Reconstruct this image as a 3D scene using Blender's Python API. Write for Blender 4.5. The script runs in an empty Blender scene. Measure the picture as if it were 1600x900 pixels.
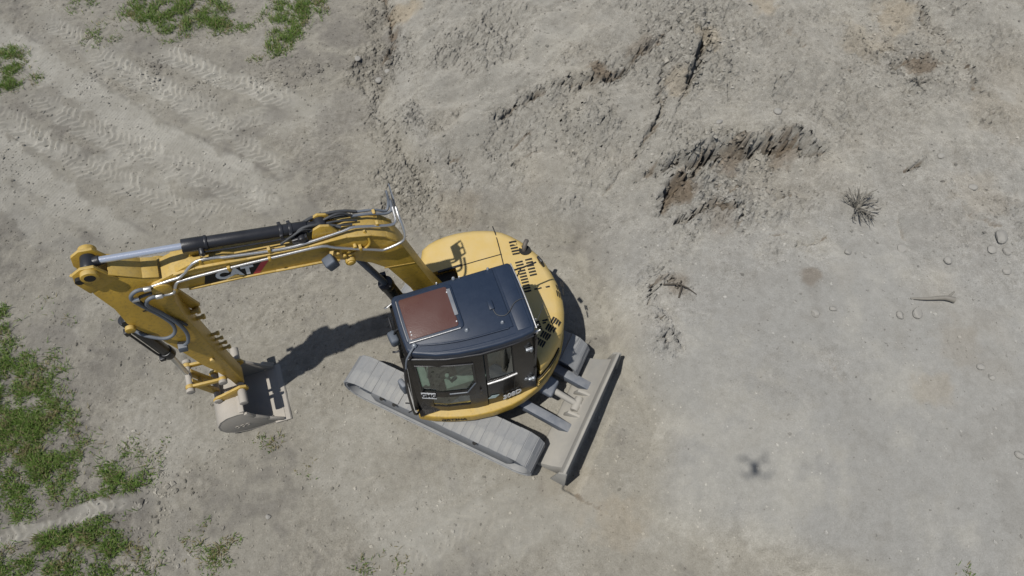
import bpy, bmesh, math, random
import numpy as np
from mathutils import Matrix, Vector
from mathutils.bvhtree import BVHTree

random.seed(5)
scene = bpy.context.scene
COL = scene.collection

# ------------------------------------------------------------------ camera, sky, sun, exposure
cam_data = bpy.data.cameras.new("camera")
cam_data.sensor_width = 36.0
cam_data.lens = 27.0
cam_data.clip_start = 0.05
cam_data.clip_end = 500.0
camera = bpy.data.objects.new("camera", cam_data)
camera.location = (0.0, 0.0, 10.6)
camera.rotation_euler = (math.radians(28.0), 0.0, 0.0)
COL.objects.link(camera)
scene.camera = camera

LIGHT_DIR = Vector((0.2916, 0.2418, -0.9255))          # the way the sunlight travels
world = bpy.data.worlds.new("World")
scene.world = world
world.use_nodes = True
wn = world.node_tree.nodes
sky = wn.new("ShaderNodeTexSky")
sky.sky_type = 'NISHITA'
sky.sun_disc = False
sky.sun_elevation = math.radians(67.7)
sky.sun_rotation = math.radians(230.4)
sky.altitude = 50.0
wn["Background"].inputs["Strength"].default_value = 0.062
world.node_tree.links.new(sky.outputs["Color"], wn["Background"].inputs["Color"])

sun_data = bpy.data.lights.new("sun", 'SUN')
sun_data.energy = 3.75
sun_data.angle = math.radians(0.6)
sun_data.color = (1.0, 0.97, 0.915)
sun = bpy.data.objects.new("sun", sun_data)
sun.rotation_euler = LIGHT_DIR.to_track_quat('-Z', 'Y').to_euler()
sun.location = (-6, -5, 20)
COL.objects.link(sun)

scene.view_settings.view_transform = 'Standard'
scene.view_settings.look = 'None'
scene.view_settings.gamma = 1.0
scene.view_settings.exposure = 0.0
scene.view_settings.use_curve_mapping = False
scene.cycles.max_bounces = 6

# ------------------------------------------------------------------ materials
def new_mat(name):
    m = bpy.data.materials.new(name)
    m.use_nodes = True
    nt = m.node_tree
    return m, nt, nt.nodes["Principled BSDF"]

def N(nt, kind, **kw):
    n = nt.nodes.new(kind)
    for k, v in kw.items():
        if k in n.inputs.keys():
            n.inputs[k].default_value = v
        else:
            setattr(n, k, v)
    return n

def ramp(nt, fac, p0, p1, c0=(0, 0, 0, 1), c1=(1, 1, 1, 1)):
    r = nt.nodes.new("ShaderNodeValToRGB")
    r.color_ramp.elements[0].position = p0
    r.color_ramp.elements[1].position = p1
    r.color_ramp.elements[0].color = c0
    r.color_ramp.elements[1].color = c1
    nt.links.new(fac, r.inputs["Fac"])
    return r.outputs["Color"]

def mix(nt, fac, a, b, mode='MIX'):
    m = nt.nodes.new("ShaderNodeMix")
    m.data_type = 'RGBA'
    m.blend_type = mode
    for sock, v in ((m.inputs["Factor"], fac), (m.inputs["A"], a), (m.inputs["B"], b)):
        if isinstance(v, (int, float)):
            sock.default_value = v
        elif isinstance(v, tuple):
            sock.default_value = v if len(v) == 4 else v + (1.0,)
        else:
            nt.links.new(v, sock)
    return m.outputs["Result"]

def coat(name, color, rough=0.45, metal=0.0, dust=0.35, dust_color=(0.33, 0.30, 0.25), grime=0.25,
         grime_color=(0.05, 0.04, 0.03), scale=6.0, spec=0.5, sides=0.25, spots=(0.56, 0.78)):
    """Painted or bare metal / rubber with patchy grime and settled dust (more on faces that look up)."""
    m, nt, b = new_mat(name)
    tc = N(nt, "ShaderNodeTexCoord")
    n1 = N(nt, "ShaderNodeTexNoise", Scale=scale, Detail=6.0, Roughness=0.65)
    n2 = N(nt, "ShaderNodeTexNoise", Scale=scale * 4.3, Detail=5.0, Roughness=0.7)
    n3 = N(nt, "ShaderNodeTexNoise", Scale=scale * 14, Detail=3.0)
    for n in (n1, n2, n3):
        nt.links.new(tc.outputs["Object"], n.inputs["Vector"])
    g = ramp(nt, n2.outputs["Fac"], *spots)
    gm = N(nt, "ShaderNodeMath", operation='MULTIPLY')
    nt.links.new(g, gm.inputs[0]); gm.inputs[1].default_value = grime
    c1 = mix(nt, gm.outputs[0], color, grime_color)
    geo = N(nt, "ShaderNodeNewGeometry")
    sep = N(nt, "ShaderNodeSeparateXYZ")
    nt.links.new(geo.outputs["Normal"], sep.inputs[0])
    mr = N(nt, "ShaderNodeMapRange")
    mr.inputs["From Min"].default_value = 0.3; mr.inputs["From Max"].default_value = 0.95
    mr.inputs["To Min"].default_value = sides; mr.inputs["To Max"].default_value = 1.0
    nt.links.new(sep.outputs["Z"], mr.inputs["Value"])
    d = ramp(nt, n1.outputs["Fac"], 0.28, 0.66, (0.35, 0.35, 0.35, 1), (1, 1, 1, 1))
    dm = N(nt, "ShaderNodeMath", operation='MULTIPLY')
    nt.links.new(d, dm.inputs[0]); nt.links.new(mr.outputs["Result"], dm.inputs[1])
    dm2 = N(nt, "ShaderNodeMath", operation='MULTIPLY')
    nt.links.new(dm.outputs[0], dm2.inputs[0]); dm2.inputs[1].default_value = dust
    c2 = mix(nt, dm2.outputs[0], c1, dust_color)
    nt.links.new(c2, b.inputs["Base Color"])
    rr = N(nt, "ShaderNodeMapRange")
    rr.inputs["To Min"].default_value = rough; rr.inputs["To Max"].default_value = min(1.0, rough + 0.45)
    nt.links.new(dm2.outputs[0], rr.inputs["Value"])
    nt.links.new(rr.outputs["Result"], b.inputs["Roughness"])
    b.inputs["Metallic"].default_value = metal
    b.inputs["Specular IOR Level"].default_value = spec
    bp = N(nt, "ShaderNodeBump", Strength=0.12, Distance=0.01)
    nt.links.new(n3.outputs["Fac"], bp.inputs["Height"])
    nt.links.new(bp.outputs["Normal"], b.inputs["Normal"])
    return m

def glass_mat(name, tint):
    m, nt, b = new_mat(name)
    nt.nodes.remove(b)
    tr = N(nt, "ShaderNodeBsdfTransparent"); tr.inputs["Color"].default_value = tint + (1,)
    gl = N(nt, "ShaderNodeBsdfGlossy"); gl.inputs["Roughness"].default_value = 0.03
    gl.inputs["Color"].default_value = (0.9, 0.95, 0.95, 1)
    lw = N(nt, "ShaderNodeLayerWeight"); lw.inputs["Blend"].default_value = 0.5
    pw = N(nt, "ShaderNodeMath", operation='POWER'); pw.inputs[1].default_value = 3.0
    nt.links.new(lw.outputs["Facing"], pw.inputs[0])
    fr = N(nt, "ShaderNodeMapRange"); fr.inputs["To Min"].default_value = 0.06; fr.inputs["To Max"].default_value = 0.85
    nt.links.new(pw.outputs[0], fr.inputs["Value"])
    mx = N(nt, "ShaderNodeMixShader")
    nt.links.new(fr.outputs[0], mx.inputs[0]); nt.links.new(tr.outputs[0], mx.inputs[1]); nt.links.new(gl.outputs[0], mx.inputs[2])
    nt.links.new(mx.outputs[0], nt.nodes["Material Output"].inputs["Surface"])
    return m

DUST = (0.36, 0.335, 0.29)
M = {}
M['yellow'] = coat('yellow_paint', (0.49, 0.305, 0.036), 0.40, dust=0.55, dust_color=(0.52, 0.42, 0.22), grime=0.62, grime_color=(0.13, 0.085, 0.03), sides=0.10, spots=(0.50, 0.74))
M['hood'] = coat('hood_paint_glare', (0.60, 0.40, 0.085), 0.42, dust=0.75, dust_color=(0.61, 0.475, 0.25), grime=0.16, grime_color=(0.36, 0.27, 0.13), scale=3.0, sides=0.30)  # yellow paled by real dust and by sun glare put into the colour
M['black'] = coat('black_steel', (0.012, 0.012, 0.015), 0.36, dust=0.10, dust_color=(0.20, 0.21, 0.23), grime=0.1)
M['cabpanel'] = coat('cab_panel', (0.010, 0.009, 0.009), 0.20, dust=0.03, dust_color=DUST, grime=0.05, sides=0.5, spec=0.25)
M['roof'] = coat('roof_plastic', (0.013, 0.023, 0.046), 0.42, dust=0.07, dust_color=(0.13, 0.17, 0.24), grime=0.2, grime_color=(0.10, 0.12, 0.15), scale=11.0)  # black roof; the sky's reflection is put into its blue tones
M['slot'] = coat('recess_shade_and_print', (0.010, 0.009, 0.008), 0.8, dust=0.03, grime=0.0)  # shade inside openings put into a near-black colour; also print and seams
M['hatch'] = coat('tinted_hatch', (0.095, 0.040, 0.032), 0.24, dust=0.16, dust_color=(0.20, 0.15, 0.135), grime=0.2, grime_color=(0.09, 0.05, 0.045), scale=4.0)
M['chrome'] = coat('chrome_rod', (0.62, 0.67, 0.78), 0.22, metal=0.55, dust=0.05, grime=0.03)  # light blue sky reflection is put into the base colour
M['pipe'] = coat('zinc_pipe', (0.62, 0.62, 0.62), 0.32, metal=0.85, dust=0.25, dust_color=DUST, grime=0.1)
M['rubber'] = coat('hose_rubber', (0.022, 0.023, 0.026), 0.55, dust=0.3, dust_color=(0.22, 0.23, 0.24), grime=0.0)
M['greyhose'] = coat('dusty_hose', (0.10, 0.115, 0.14), 0.5, dust=0.35, dust_color=(0.3, 0.32, 0.34), grime=0.1)
M['track'] = coat('track_rubber', (0.14, 0.15, 0.17), 0.8, dust=0.80, dust_color=(0.36, 0.355, 0.335), grime=0.9, grime_color=(0.13, 0.15, 0.185), scale=3.2, sides=0.45)
M['blade'] = coat('worn_blade_steel', (0.27, 0.265, 0.25), 0.85, metal=0.0, dust=0.92, dust_color=(0.42, 0.395, 0.345), grime=0.35, grime_color=(0.13, 0.16, 0.21), scale=3.0, sides=0.6)
M['bluesteel'] = coat('dusty_blue_steel', (0.075, 0.095, 0.13), 0.5, metal=0.1, dust=0.62, dust_color=(0.36, 0.36, 0.36), grime=0.2, scale=5.0)
M['bucket'] = coat('worn_bucket_steel', (0.30, 0.275, 0.245), 0.55, metal=0.0, dust=0.9, dust_color=(0.44, 0.405, 0.35), grime=0.45, grime_color=(0.30, 0.21, 0.14), scale=3.0, sides=0.55)
M['seat'] = coat('seat_fabric', (0.13, 0.15, 0.14), 0.85, dust=0.5, dust_color=(0.30, 0.33, 0.30), grime=0.1)
M['white'] = coat('white_print', (0.72, 0.73, 0.74), 0.5, dust=0.15, dust_color=DUST, grime=0.15, grime_color=(0.4, 0.4, 0.42))
M['red'] = coat('red_print', (0.50, 0.03, 0.05), 0.5, dust=0.1, dust_color=DUST, grime=0.1)
M['palegreen'] = coat('pale_sticker', (0.42, 0.55, 0.56), 0.5, dust=0.2, dust_color=DUST, grime=0.1)
M['lamp'] = coat('lamp_housing', (0.055, 0.07, 0.095), 0.5, dust=0.3, dust_color=(0.24, 0.26, 0.29), grime=0.1)
M['bolt'] = coat('bolt_cap', (0.33, 0.36, 0.40), 0.35, metal=0.5, dust=0.2, dust_color=DUST, grime=0.1)
M['glass'] = glass_mat('window_glass', (0.72, 0.84, 0.77))
M['rock'] = coat('dusty_stone', (0.31, 0.295, 0.265), 0.9, dust=0.5, dust_color=(0.31, 0.30, 0.275), grime=0.3, grime_color=(0.18, 0.16, 0.13), scale=14.0, spec=0.2)
M['wood'] = coat('dry_wood', (0.20, 0.185, 0.155), 0.85, dust=0.5, dust_color=(0.30, 0.285, 0.26), grime=0.3, grime_color=(0.07, 0.06, 0.05), scale=14.0, spec=0.2)
M['darkwood'] = coat('dark_root', (0.055, 0.045, 0.035), 0.9, dust=0.15, dust_color=DUST, grime=0.2, scale=14.0, spec=0.2)
M['rust'] = coat('sooty_pipe', (0.11, 0.095, 0.085), 0.6, metal=0.3, dust=0.3, dust_color=(0.28, 0.25, 0.21), grime=0.3)
M['drone'] = coat('drone_shell', (0.12, 0.12, 0.125), 0.5, dust=0.0, grime=0.0)

# ------------------------------------------------------------------ mesh helpers
def link(o, parent=None):
    COL.objects.link(o)
    if parent is not None:
        o.parent = parent
    return o

def tag(o, label=None, category=None, group=None, kind=None):
    for k, v in (('label', label), ('category', category), ('group', group), ('kind', kind)):
        if v:
            o[k] = v
    return o

class MB:
    def __init__(self):
        self.v = []; self.f = []
    def add(self, vs, fs):
        k = len(self.v)
        self.v += [tuple(p) for p in vs]
        self.f += [tuple(i + k for i in f) for f in fs]
        return self
    def box(self, c, s, R=None):
        c = Vector(c); pts = []
        for dz in (-.5, .5):
            for dy in (-.5, .5):
                for dx in (-.5, .5):
                    p = Vector((dx * s[0], dy * s[1], dz * s[2]))
                    pts.append(c + (R @ p if R else p))
        return self.add(pts, [(0, 2, 3, 1), (4, 5, 7, 6), (0, 1, 5, 4), (2, 6, 7, 3), (0, 4, 6, 2), (1, 3, 7, 5)])
    def beam(self, a, b, w, h, up=(0, 0, 1)):
        """box from a to b, w across, h along 'up'"""
        a = Vector(a); b = Vector(b); d = (b - a).normalized()
        side = d.cross(Vector(up)).normalized(); u = side.cross(d)
        pts = []
        for p in (a, b):
            for i, j in ((-1, -1), (1, -1), (1, 1), (-1, 1)):
                pts.append(p + side * (i * w / 2) + u * (j * h / 2))
        return self.add(pts, [(3, 2, 1, 0), (4, 5, 6, 7), (0, 1, 5, 4), (1, 2, 6, 5), (2, 3, 7, 6), (3, 0, 4, 7)])
    def prism(self, poly, axis, a, b):
        """poly: 2D points; axis 'y': (x,z) extruded from y=a to b; axis 'z': (x,y) extruded from z=a to b"""
        n = len(poly)
        if axis == 'y':
            P = lambda p, t: (p[0], t, p[1])
        else:
            P = lambda p, t: (p[0], p[1], t)
        vs = [P(p, a) for p in poly] + [P(p, b) for p in poly]
        fs = [tuple(range(n - 1, -1, -1)), tuple(range(n, 2 * n))]
        fs += [(i, (i + 1) % n, n + (i + 1) % n, n + i) for i in range(n)]
        return self.add(vs, fs)
    def cyl(self, a, b, r, r2=None, n=16, caps=True):
        a = Vector(a); b = Vector(b); r2 = r if r2 is None else r2
        d = (b - a).normalized()
        u = d.orthogonal().normalized(); w = d.cross(u)
        vs = []
        for p, rr in ((a, r), (b, r2)):
            for i in range(n):
                t = 2 * math.pi * i / n
                vs.append(p + (u * math.cos(t) + w * math.sin(t)) * rr)
        fs = [(i, (i + 1) % n, n + (i + 1) % n, n + i) for i in range(n)]
        if caps:
            fs += [tuple(range(n - 1, -1, -1)), tuple(range(n, 2 * n))]
        return self.add(vs, fs)
    def tube(self, pts, r, n=8, smooth=3):
        """round tube through the points (Catmull-Rom)"""
        P = [Vector(p) for p in pts]
        if smooth > 1 and len(P) > 2:
            Q = []
            for i in range(len(P) - 1):
                p0 = P[max(i - 1, 0)]; p1 = P[i]; p2 = P[i + 1]; p3 = P[min(i + 2, len(P) - 1)]
                for k in range(smooth):
                    t = k / smooth
                    Q.append(0.5 * ((2 * p1) + (p2 - p0) * t + (2 * p0 - 5 * p1 + 4 * p2 - p3) * t * t + (3 * p1 - p0 - 3 * p2 + p3) * t ** 3))
            Q.append(P[-1]); P = Q
        rr = r if isinstance(r, (list, tuple)) else [r] * len(P)
        if len(rr) != len(P):
            rr = list(np.interp(np.linspace(0, 1, len(P)), np.linspace(0, 1, len(rr)), rr))
        vs = []; u = None
        for i, p in enumerate(P):
            d = (P[min(i + 1, len(P) - 1)] - P[max(i - 1, 0)]).normalized()
            if u is None:
                u = d.orthogonal().normalized()
            else:
                u = (u - d * u.dot(d))
                u = u.normalized() if u.length > 1e-6 else d.orthogonal().normalized()
            w = d.cross(u)
            for k in range(n):
                t = 2 * math.pi * k / n
                vs.append(p + (u * math.cos(t) + w * math.sin(t)) * rr[i])
        fs = []
        for i in range(len(P) - 1):
            for k in range(n):
                fs.append((i * n + k, i * n + (k + 1) % n, (i + 1) * n + (k + 1) % n, (i + 1) * n + k))
        fs += [tuple(range(n - 1, -1, -1)), tuple(range((len(P) - 1) * n, len(P) * n))]
        return self.add(vs, fs)
    def bm(self):
        b = bmesh.new()
        vs = [b.verts.new(p) for p in self.v]
        for f in self.f:
            try:
                b.faces.new([vs[i] for i in f])
            except ValueError:
                pass
        bmesh.ops.recalc_face_normals(b, faces=b.faces)
        return b

def finish(name, b, mat, parent=None, bevel=0.0, seg=2, smooth=40, edges=None):
    if bevel > 0:
        es = edges(b) if edges else [e for e in b.edges if len(e.link_faces) == 2 and e.calc_face_angle(0) > 0.5]
        if es:
            bmesh.ops.bevel(b, geom=es, offset=bevel, offset_type='OFFSET', segments=seg, profile=0.5, affect='EDGES', clamp_overlap=True)
    me = bpy.data.meshes.new(name)
    b.to_mesh(me); b.free()
    me.materials.append(mat)
    if smooth:
        me.polygons.foreach_set('use_smooth', [True] * len(me.polygons))
        me.set_sharp_from_angle(angle=math.radians(smooth))
    return link(bpy.data.objects.new(name, me), parent)

def part(name, mb, mat, parent, bevel=0.0, seg=2, smooth=40, label=None):
    o = finish(name, mb.bm(), mat, parent, bevel, seg, smooth)
    if label:
        o['label'] = label
    return o

def dup(o, parent, mat4):
    c = o.copy()
    COL.objects.link(c)
    c.parent = parent
    c.matrix_local = mat4
    return c

# ------------------------------------------------------------------ the ground: plan of the site in metres
BOUND = [(-3.5, 17.37), (-2.59, 13.1), (-2.46, 12.0), (-2.45, 10.17), (-2.19, 8.82), (-1.63, 7.85), (-1.16, 7.01), (-0.21, 6.8), (0.98, 6.39), (1.34, 5.41), (1.51, 4.45), (1.97, 3.44), (1.77, 2.68), (1.74, 2.25), (1.97, 1.99), (2.71, 1.69), (4.15, 1.27), (6.99, -0.08)]
TRENCH = [
 ([(2.13,7.27),(2.48,7.33),(2.88,7.42),(3.11,7.55),(3.34,7.62),(3.62,7.48),(3.83,7.58),(4.19,7.64),(4.42,7.75),(4.59,7.5),(4.84,7.53)],0.17,0.34),
 ([(3.03,7.5),(2.8,7.22),(2.63,7.1),(2.43,6.99),(2.34,6.7)],0.22,0.26),
 ([(2.42,6.43),(2.66,6.47),(2.82,6.57),(2.99,6.68),(3.18,6.68),(3.36,6.56),(3.56,6.63),(3.52,6.44),(3.41,6.33)],0.1,0.2),
 ([(2.44,9.1),(2.41,8.71),(2.38,8.33),(2.26,8.02),(2.11,7.83),(1.93,7.56)],0.05,0.16),
 ([(3.18,9.82),(3.07,9.3),(3.03,9.12),(2.89,8.89),(2.78,8.65)],0.15,0.36),
 ([(-0.21,8.56),(0.0,8.73),(0.32,8.86),(0.85,8.98),(1.38,8.97),(1.75,9.12),(2.13,9.5),(2.45,9.66),(2.81,9.99)],0.09,0.16),
 ([(2.9,7.03),(3.19,7.05),(3.43,6.97),(3.61,7.04)],0.06,0.1),
 ([(3.97,7.0),(4.14,6.88),(4.24,6.77)],0.05,0.12),
 ([(6.2,9.08),(6.38,9.27),(6.61,9.37),(6.87,9.22)],0.09,0.15),
 ([(7.01,10.59),(7.04,10.06),(7.23,9.87),(7.36,9.72)],0.08,0.18),
 ([(7.52,9.21),(7.49,8.76)],0.05,0.14),
 ([(7.45,8.01),(7.64,8.1)],0.06,0.16),
 ([(2.02,5.15),(2.08,5.43),(2.24,5.56),(2.42,5.49),(2.52,5.35)],0.07,0.14),
 ([(2.13,4.88),(2.15,4.82)],0.05,0.16),
 ([(2.21,4.58),(2.19,4.45)],0.045,0.16),
 ([(4.2,5.94),(4.47,5.99),(4.72,6.06)],0.05,0.1),
 ([(-0.05,7.68),(0.31,7.86),(0.52,7.95)],0.05,0.07),
 ([(-1.17,7.78),(-1.01,7.93),(-0.8,7.97)],0.04,0.05),
 ([(0.0,8.03),(0.23,8.24),(0.42,8.32)],0.04,0.06),
 ([(5.98,7.09),(6.33,7.26)],0.045,0.12),
 ([(1.48,7.14),(1.66,7.3),(1.7,7.37)],0.03,0.07),
 ([(4.48,9.96),(4.62,9.69),(4.78,9.41)],0.06,0.08),
 ([(-2.54,12.18),(-2.35,11.48),(-2.16,10.77),(-2.35,10.25)],0.16,0.1),
 ([(5.81,6.38),(5.82,5.88)],0.04,0.05),
 ([(4.43,4.15),(4.53,3.77)],0.04,0.05),
 ([(0.71,2.62),(0.92,2.39),(1.38,2.14)],0.035,0.03),
 ([(3.86,6.11),(4.13,6.18)],0.03,0.06),
 ([(6.71,6.5),(6.83,6.26),(7.16,6.12)],0.05,0.07),
 ([(5.29,9.23),(5.69,9.09)],0.03,0.07)]
BLOB = [
 ((2.62,6.97),0.28,'brown',0.9),
 ((3.42,7.47),0.28,'brown',0.7),
 ((4.18,7.59),0.3,'brown',0.6),
 ((3.14,6.49),0.3,'brown',0.35),
 ((1.49,9.16),0.25,'brown',0.85),
 ((2.13,9.58),0.25,'brown',0.4),
 ((2.7,8.79),0.25,'ochre',0.5),
 ((3.18,9.61),0.3,'ochre',0.5),
 ((6.75,9.16),0.28,'brown',0.8),
 ((6.6,10.37),0.4,'ochre',0.6),
 ((4.26,10.39),0.3,'ochre',0.6),
 ((5.94,9.8),0.5,'ochre',0.35),
 ((-2.05,11.37),0.35,'ochre',0.8),
 ((-2.25,10.91),0.25,'dark',0.9),
 ((-2.3,10.46),0.22,'dark',0.8),
 ((-2.34,10.1),0.2,'dark',0.6),
 ((4.34,5.39),0.15,'brown',0.5),
 ((2.44,5.43),0.2,'brown',0.45),
 ((5.73,3.66),0.3,'ochre',0.35),
 ((6.2,4.29),0.4,'ochre',0.15),
 ((-4.71,8.75),0.4,'dark',0.5),
 ((-4.23,9.26),0.35,'dark',0.5),
 ((-2.95,9.11),0.6,'dark',0.45),
 ((-3.14,10.98),0.5,'dark',0.5),
 ((-4.6,10.98),0.4,'dark',0.3),
 ((-7.15,8.61),0.4,'dark',0.4),
 ((-8.17,6.82),0.5,'dark',0.55),
 ((-5.06,7.59),0.5,'dark',0.35),
 ((-3.2,8.26),0.5,'dark',0.4),
 ((-7.26,10.98),0.5,'dark',0.35),
 ((-9.19,10.98),0.3,'dark',0.2),
 ((-6.85,5.08),0.4,'dark',0.5),
 ((-6.1,4.04),0.5,'dark',0.35),
 ((-5.14,1.95),0.5,'dark',0.5),
 ((-4.45,1.95),0.35,'dark',0.35),
 ((-5.72,4.45),0.5,'dark',0.2),
 ((-7.06,4.45),0.8,'dark',0.5),
 ((-6.66,3.09),0.9,'dark',0.6),
 ((-5.93,1.7),0.9,'dark',0.6),
 ((-5.37,2.55),0.5,'dark',0.5),
 ((-6.15,11.48),0.8,'dark',0.4),
 ((0.88,2.55),0.5,'ochre',0.25),
 ((1.38,2.03),0.4,'ochre',0.4),
 ((1.73,2.2),0.3,'ochre',0.2),
 ((-1.09,8.73),0.4,'ochre',0.1),
 ((-0.84,7.03),0.4,'ochre',0.25),
 ((3.24,2.77),1.2,'light',0.35),  # bright hot spot round the drone's shadow, put into the soil colour
 ((2.62,3.89),1.0,'light',0.2),
 ((0.0,10.19),1.2,'light',0.15),
 ((-1.29,2.03),0.8,'light',0.2),
 ((-3.27,6.22),0.8,'light',0.1),
 ((-0.87,2.29),0.6,'light',0.25),
 ((7.45,9.47),0.5,'light',0.3),
 ((7.7,8.12),0.6,'ochre',0.2),
 ((7.04,6.71),0.5,'ochre',0.2),
 ((-0.23,10.4),0.9,'light',0.1)]
ROUGH = [
 ((2.96,9.49),1.7,1.0),
 ((3.39,7.12),1.5,1.0),
 ((1.05,8.32),1.3,0.6),
 ((6.59,9.37),1.7,0.9),
 ((-1.62,7.59),0.9,0.9),
 ((-2.35,10.25),0.8,0.9),
 ((6.95,6.37),1.4,0.55),
 ((2.3,5.4),0.7,0.5),
 ((4.88,7.98),1.5,0.5),
 ((-1.77,8.66),0.7,0.7),
 ((-1.05,7.13),0.7,0.6),
 ((-6.79,4.87),1.2,0.25),
 ((-4.69,4.04),1.5,0.2),
 ((-3.48,7.85),0.6,0.28),
 ((0.21,7.64),1.2,0.4),
 ((1.53,7.11),1.0,0.45)]
TRACK = [
 ([(-10.63,11.66),(-8.79,10.41),(-6.4,8.75),(-4.56,7.79),(-3.36,6.88)],0.3,0,1.0),
 ([(-9.72,8.97),(-8.01,7.72),(-6.82,6.88),(-5.73,6.22)],0.26,0,0.9),
 ([(-9.37,7.92),(-7.75,6.82),(-6.59,5.98)],0.26,0,0.7),
 ([(-8.81,9.71),(-7.56,8.89),(-5.91,8.05),(-4.85,7.59),(-3.69,7.01)],0.22,1,0.8),
 ([(-7.76,10.57),(-6.38,9.71),(-5.1,9.04)],0.24,1,1.0),
 ([(-6.84,10.73),(-5.79,10.25),(-4.64,9.71),(-3.66,9.33)],0.22,1,1.0),
 ([(-7.28,7.85),(-6.71,8.19),(-6.1,8.43)],0.22,1,0.9),
 ([(-5.64,8.89),(-4.75,8.99),(-4.11,9.26)],0.2,1,0.7),
 ([(-9.39,9.33),(-7.85,8.33),(-6.46,7.59),(-4.93,6.88)],0.2,1,0.7),
 ([(-9.15,11.66),(-7.76,10.57),(-6.23,9.56),(-4.67,8.47),(-3.57,7.72)],0.18,1,0.6),
 ([(-8.95,9.04),(-8.24,8.54),(-7.43,7.99)],0.2,1,0.8),
 ([(-5.67,6.88),(-4.88,7.2),(-4.07,7.46)],0.22,1,0.5),
 ([(-7.28,1.7),(-6.35,1.99),(-5.64,2.25),(-4.81,2.42)],0.1,1,0.9),
 ([(-1.68,1.5),(-0.85,1.91),(-0.09,2.29),(0.53,2.5)],0.24,1,0.6),
 ([(-0.92,1.35),(-0.08,1.79),(0.69,2.2),(1.13,2.29)],0.24,1,0.55)]
GRASS = [
 ((-7.19,3.94),0.55,1.0),
 ((-6.8,3.55),0.42,0.9),
 ((-7.08,3.27),0.6,1.0),
 ((-6.45,2.95),0.4,0.9),
 ((-6.76,2.64),0.5,0.9),
 ((-5.34,2.62),0.36,1.0),
 ((-5.55,2.42),0.3,0.6),
 ((-5.85,2.55),0.25,0.5),
 ((-6.41,1.62),0.55,1.0),
 ((-5.84,1.69),0.5,1.0),
 ((-5.44,1.79),0.35,0.8),
 ((-5.12,1.5),0.4,0.6),
 ((-7.43,4.4),0.28,0.8),
 ((-7.69,4.87),0.22,0.6),
 ((-7.87,5.21),0.12,0.6),
 ((-6.47,3.51),0.3,0.3),
 ((-6.12,3.09),0.3,0.25),
 ((-6.78,2.29),0.3,0.6),
 ((-6.28,2.37),0.3,0.4),
 ((-7.05,11.69),0.42,1.0),
 ((-6.21,11.79),0.5,1.0),
 ((-6.48,11.31),0.38,0.8),
 ((-5.65,11.45),0.34,0.9),
 ((-5.13,11.28),0.2,0.5),
 ((-7.76,11.06),0.34,0.4),
 ((-8.34,11.86),0.25,0.5),
 ((-4.33,11.69),0.4,1.0),
 ((-4.28,11.18),0.32,1.0),
 ((-4.35,10.75),0.24,0.8),
 ((-3.86,11.86),0.34,0.8),
 ((-4.76,10.49),0.16,0.25),
 ((-9.4,10.41),0.32,1.0),
 ((-9.14,10.09),0.32,0.8),
 ((-9.24,9.78),0.2,0.6),
 ((-8.72,9.98),0.16,0.3),
 ((-3.81,1.7),0.2,0.4),
 ((-4.19,1.91),0.18,0.25),
 ((-3.91,1.54),0.16,0.35),
 ((-4.25,1.79),0.14,0.2),
 ((-2.01,1.5),0.14,0.25),
 ((-1.67,1.46),0.2,0.1),
 ((-3.34,3.16),0.12,0.16),
 ((-3.57,3.18),0.1,0.1),
 ((-4.85,3.04),0.15,0.12),
 ((-7.31,5.3),0.25,0.1),
 ((-6.75,5.08),0.25,0.06),
 ((-5.4,3.09),0.2,0.12),
 ((-1.51,1.54),0.25,0.05),
 ((5.72,1.39),0.1,0.1),
 ((-2.84,2.72),0.3,0.02),
 ((-5.75,4.97),0.3,0.03)]
ROCK = [
 ((5.72,5.81),0.083),
 ((6.3,5.56),0.075),
 ((7.1,5.89),0.125),
 ((6.95,5.71),0.075),
 ((7.14,5.67),0.067),
 ((7.08,5.38),0.075),
 ((4.95,5.78),0.067),
 ((4.33,4.82),0.075),
 ((4.58,4.88),0.058),
 ((6.4,3.97),0.058),
 ((6.52,3.82),0.05),
 ((6.64,2.78),0.075),
 ((-4.51,10.83),0.05),
 ((-4.18,10.78),0.042),
 ((-2.27,10.05),0.058),
 ((-2.43,9.92),0.075),
 ((-5.58,11.08),0.042),
 ((5.46,4.73),0.075),
 ((5.7,4.75),0.092),
 ((-3.29,2.14),0.042),
 ((4.23,8.23),0.075),
 ((6.58,7.32),0.058),
 ((3.29,8.05),0.058),
 ((6.97,6.8),0.075),
 ((-2.85,10.41),0.067),
 ((-1.9,6.7),0.042)]
BUSH = [
 ((5.21,6.49),0.36),
 ((6.56,8.74),0.16)]
LOG = [
 ((5.65,4.98),(6.23,4.93))]
TWIG = [
 ((2.26,5.43),(2.72,5.23)),
 ((2.46,5.36),(2.54,5.47)),
 ((2.46,5.19),(2.52,5.43)),
 ((1.92,8.33),(2.43,9.02))]

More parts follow.
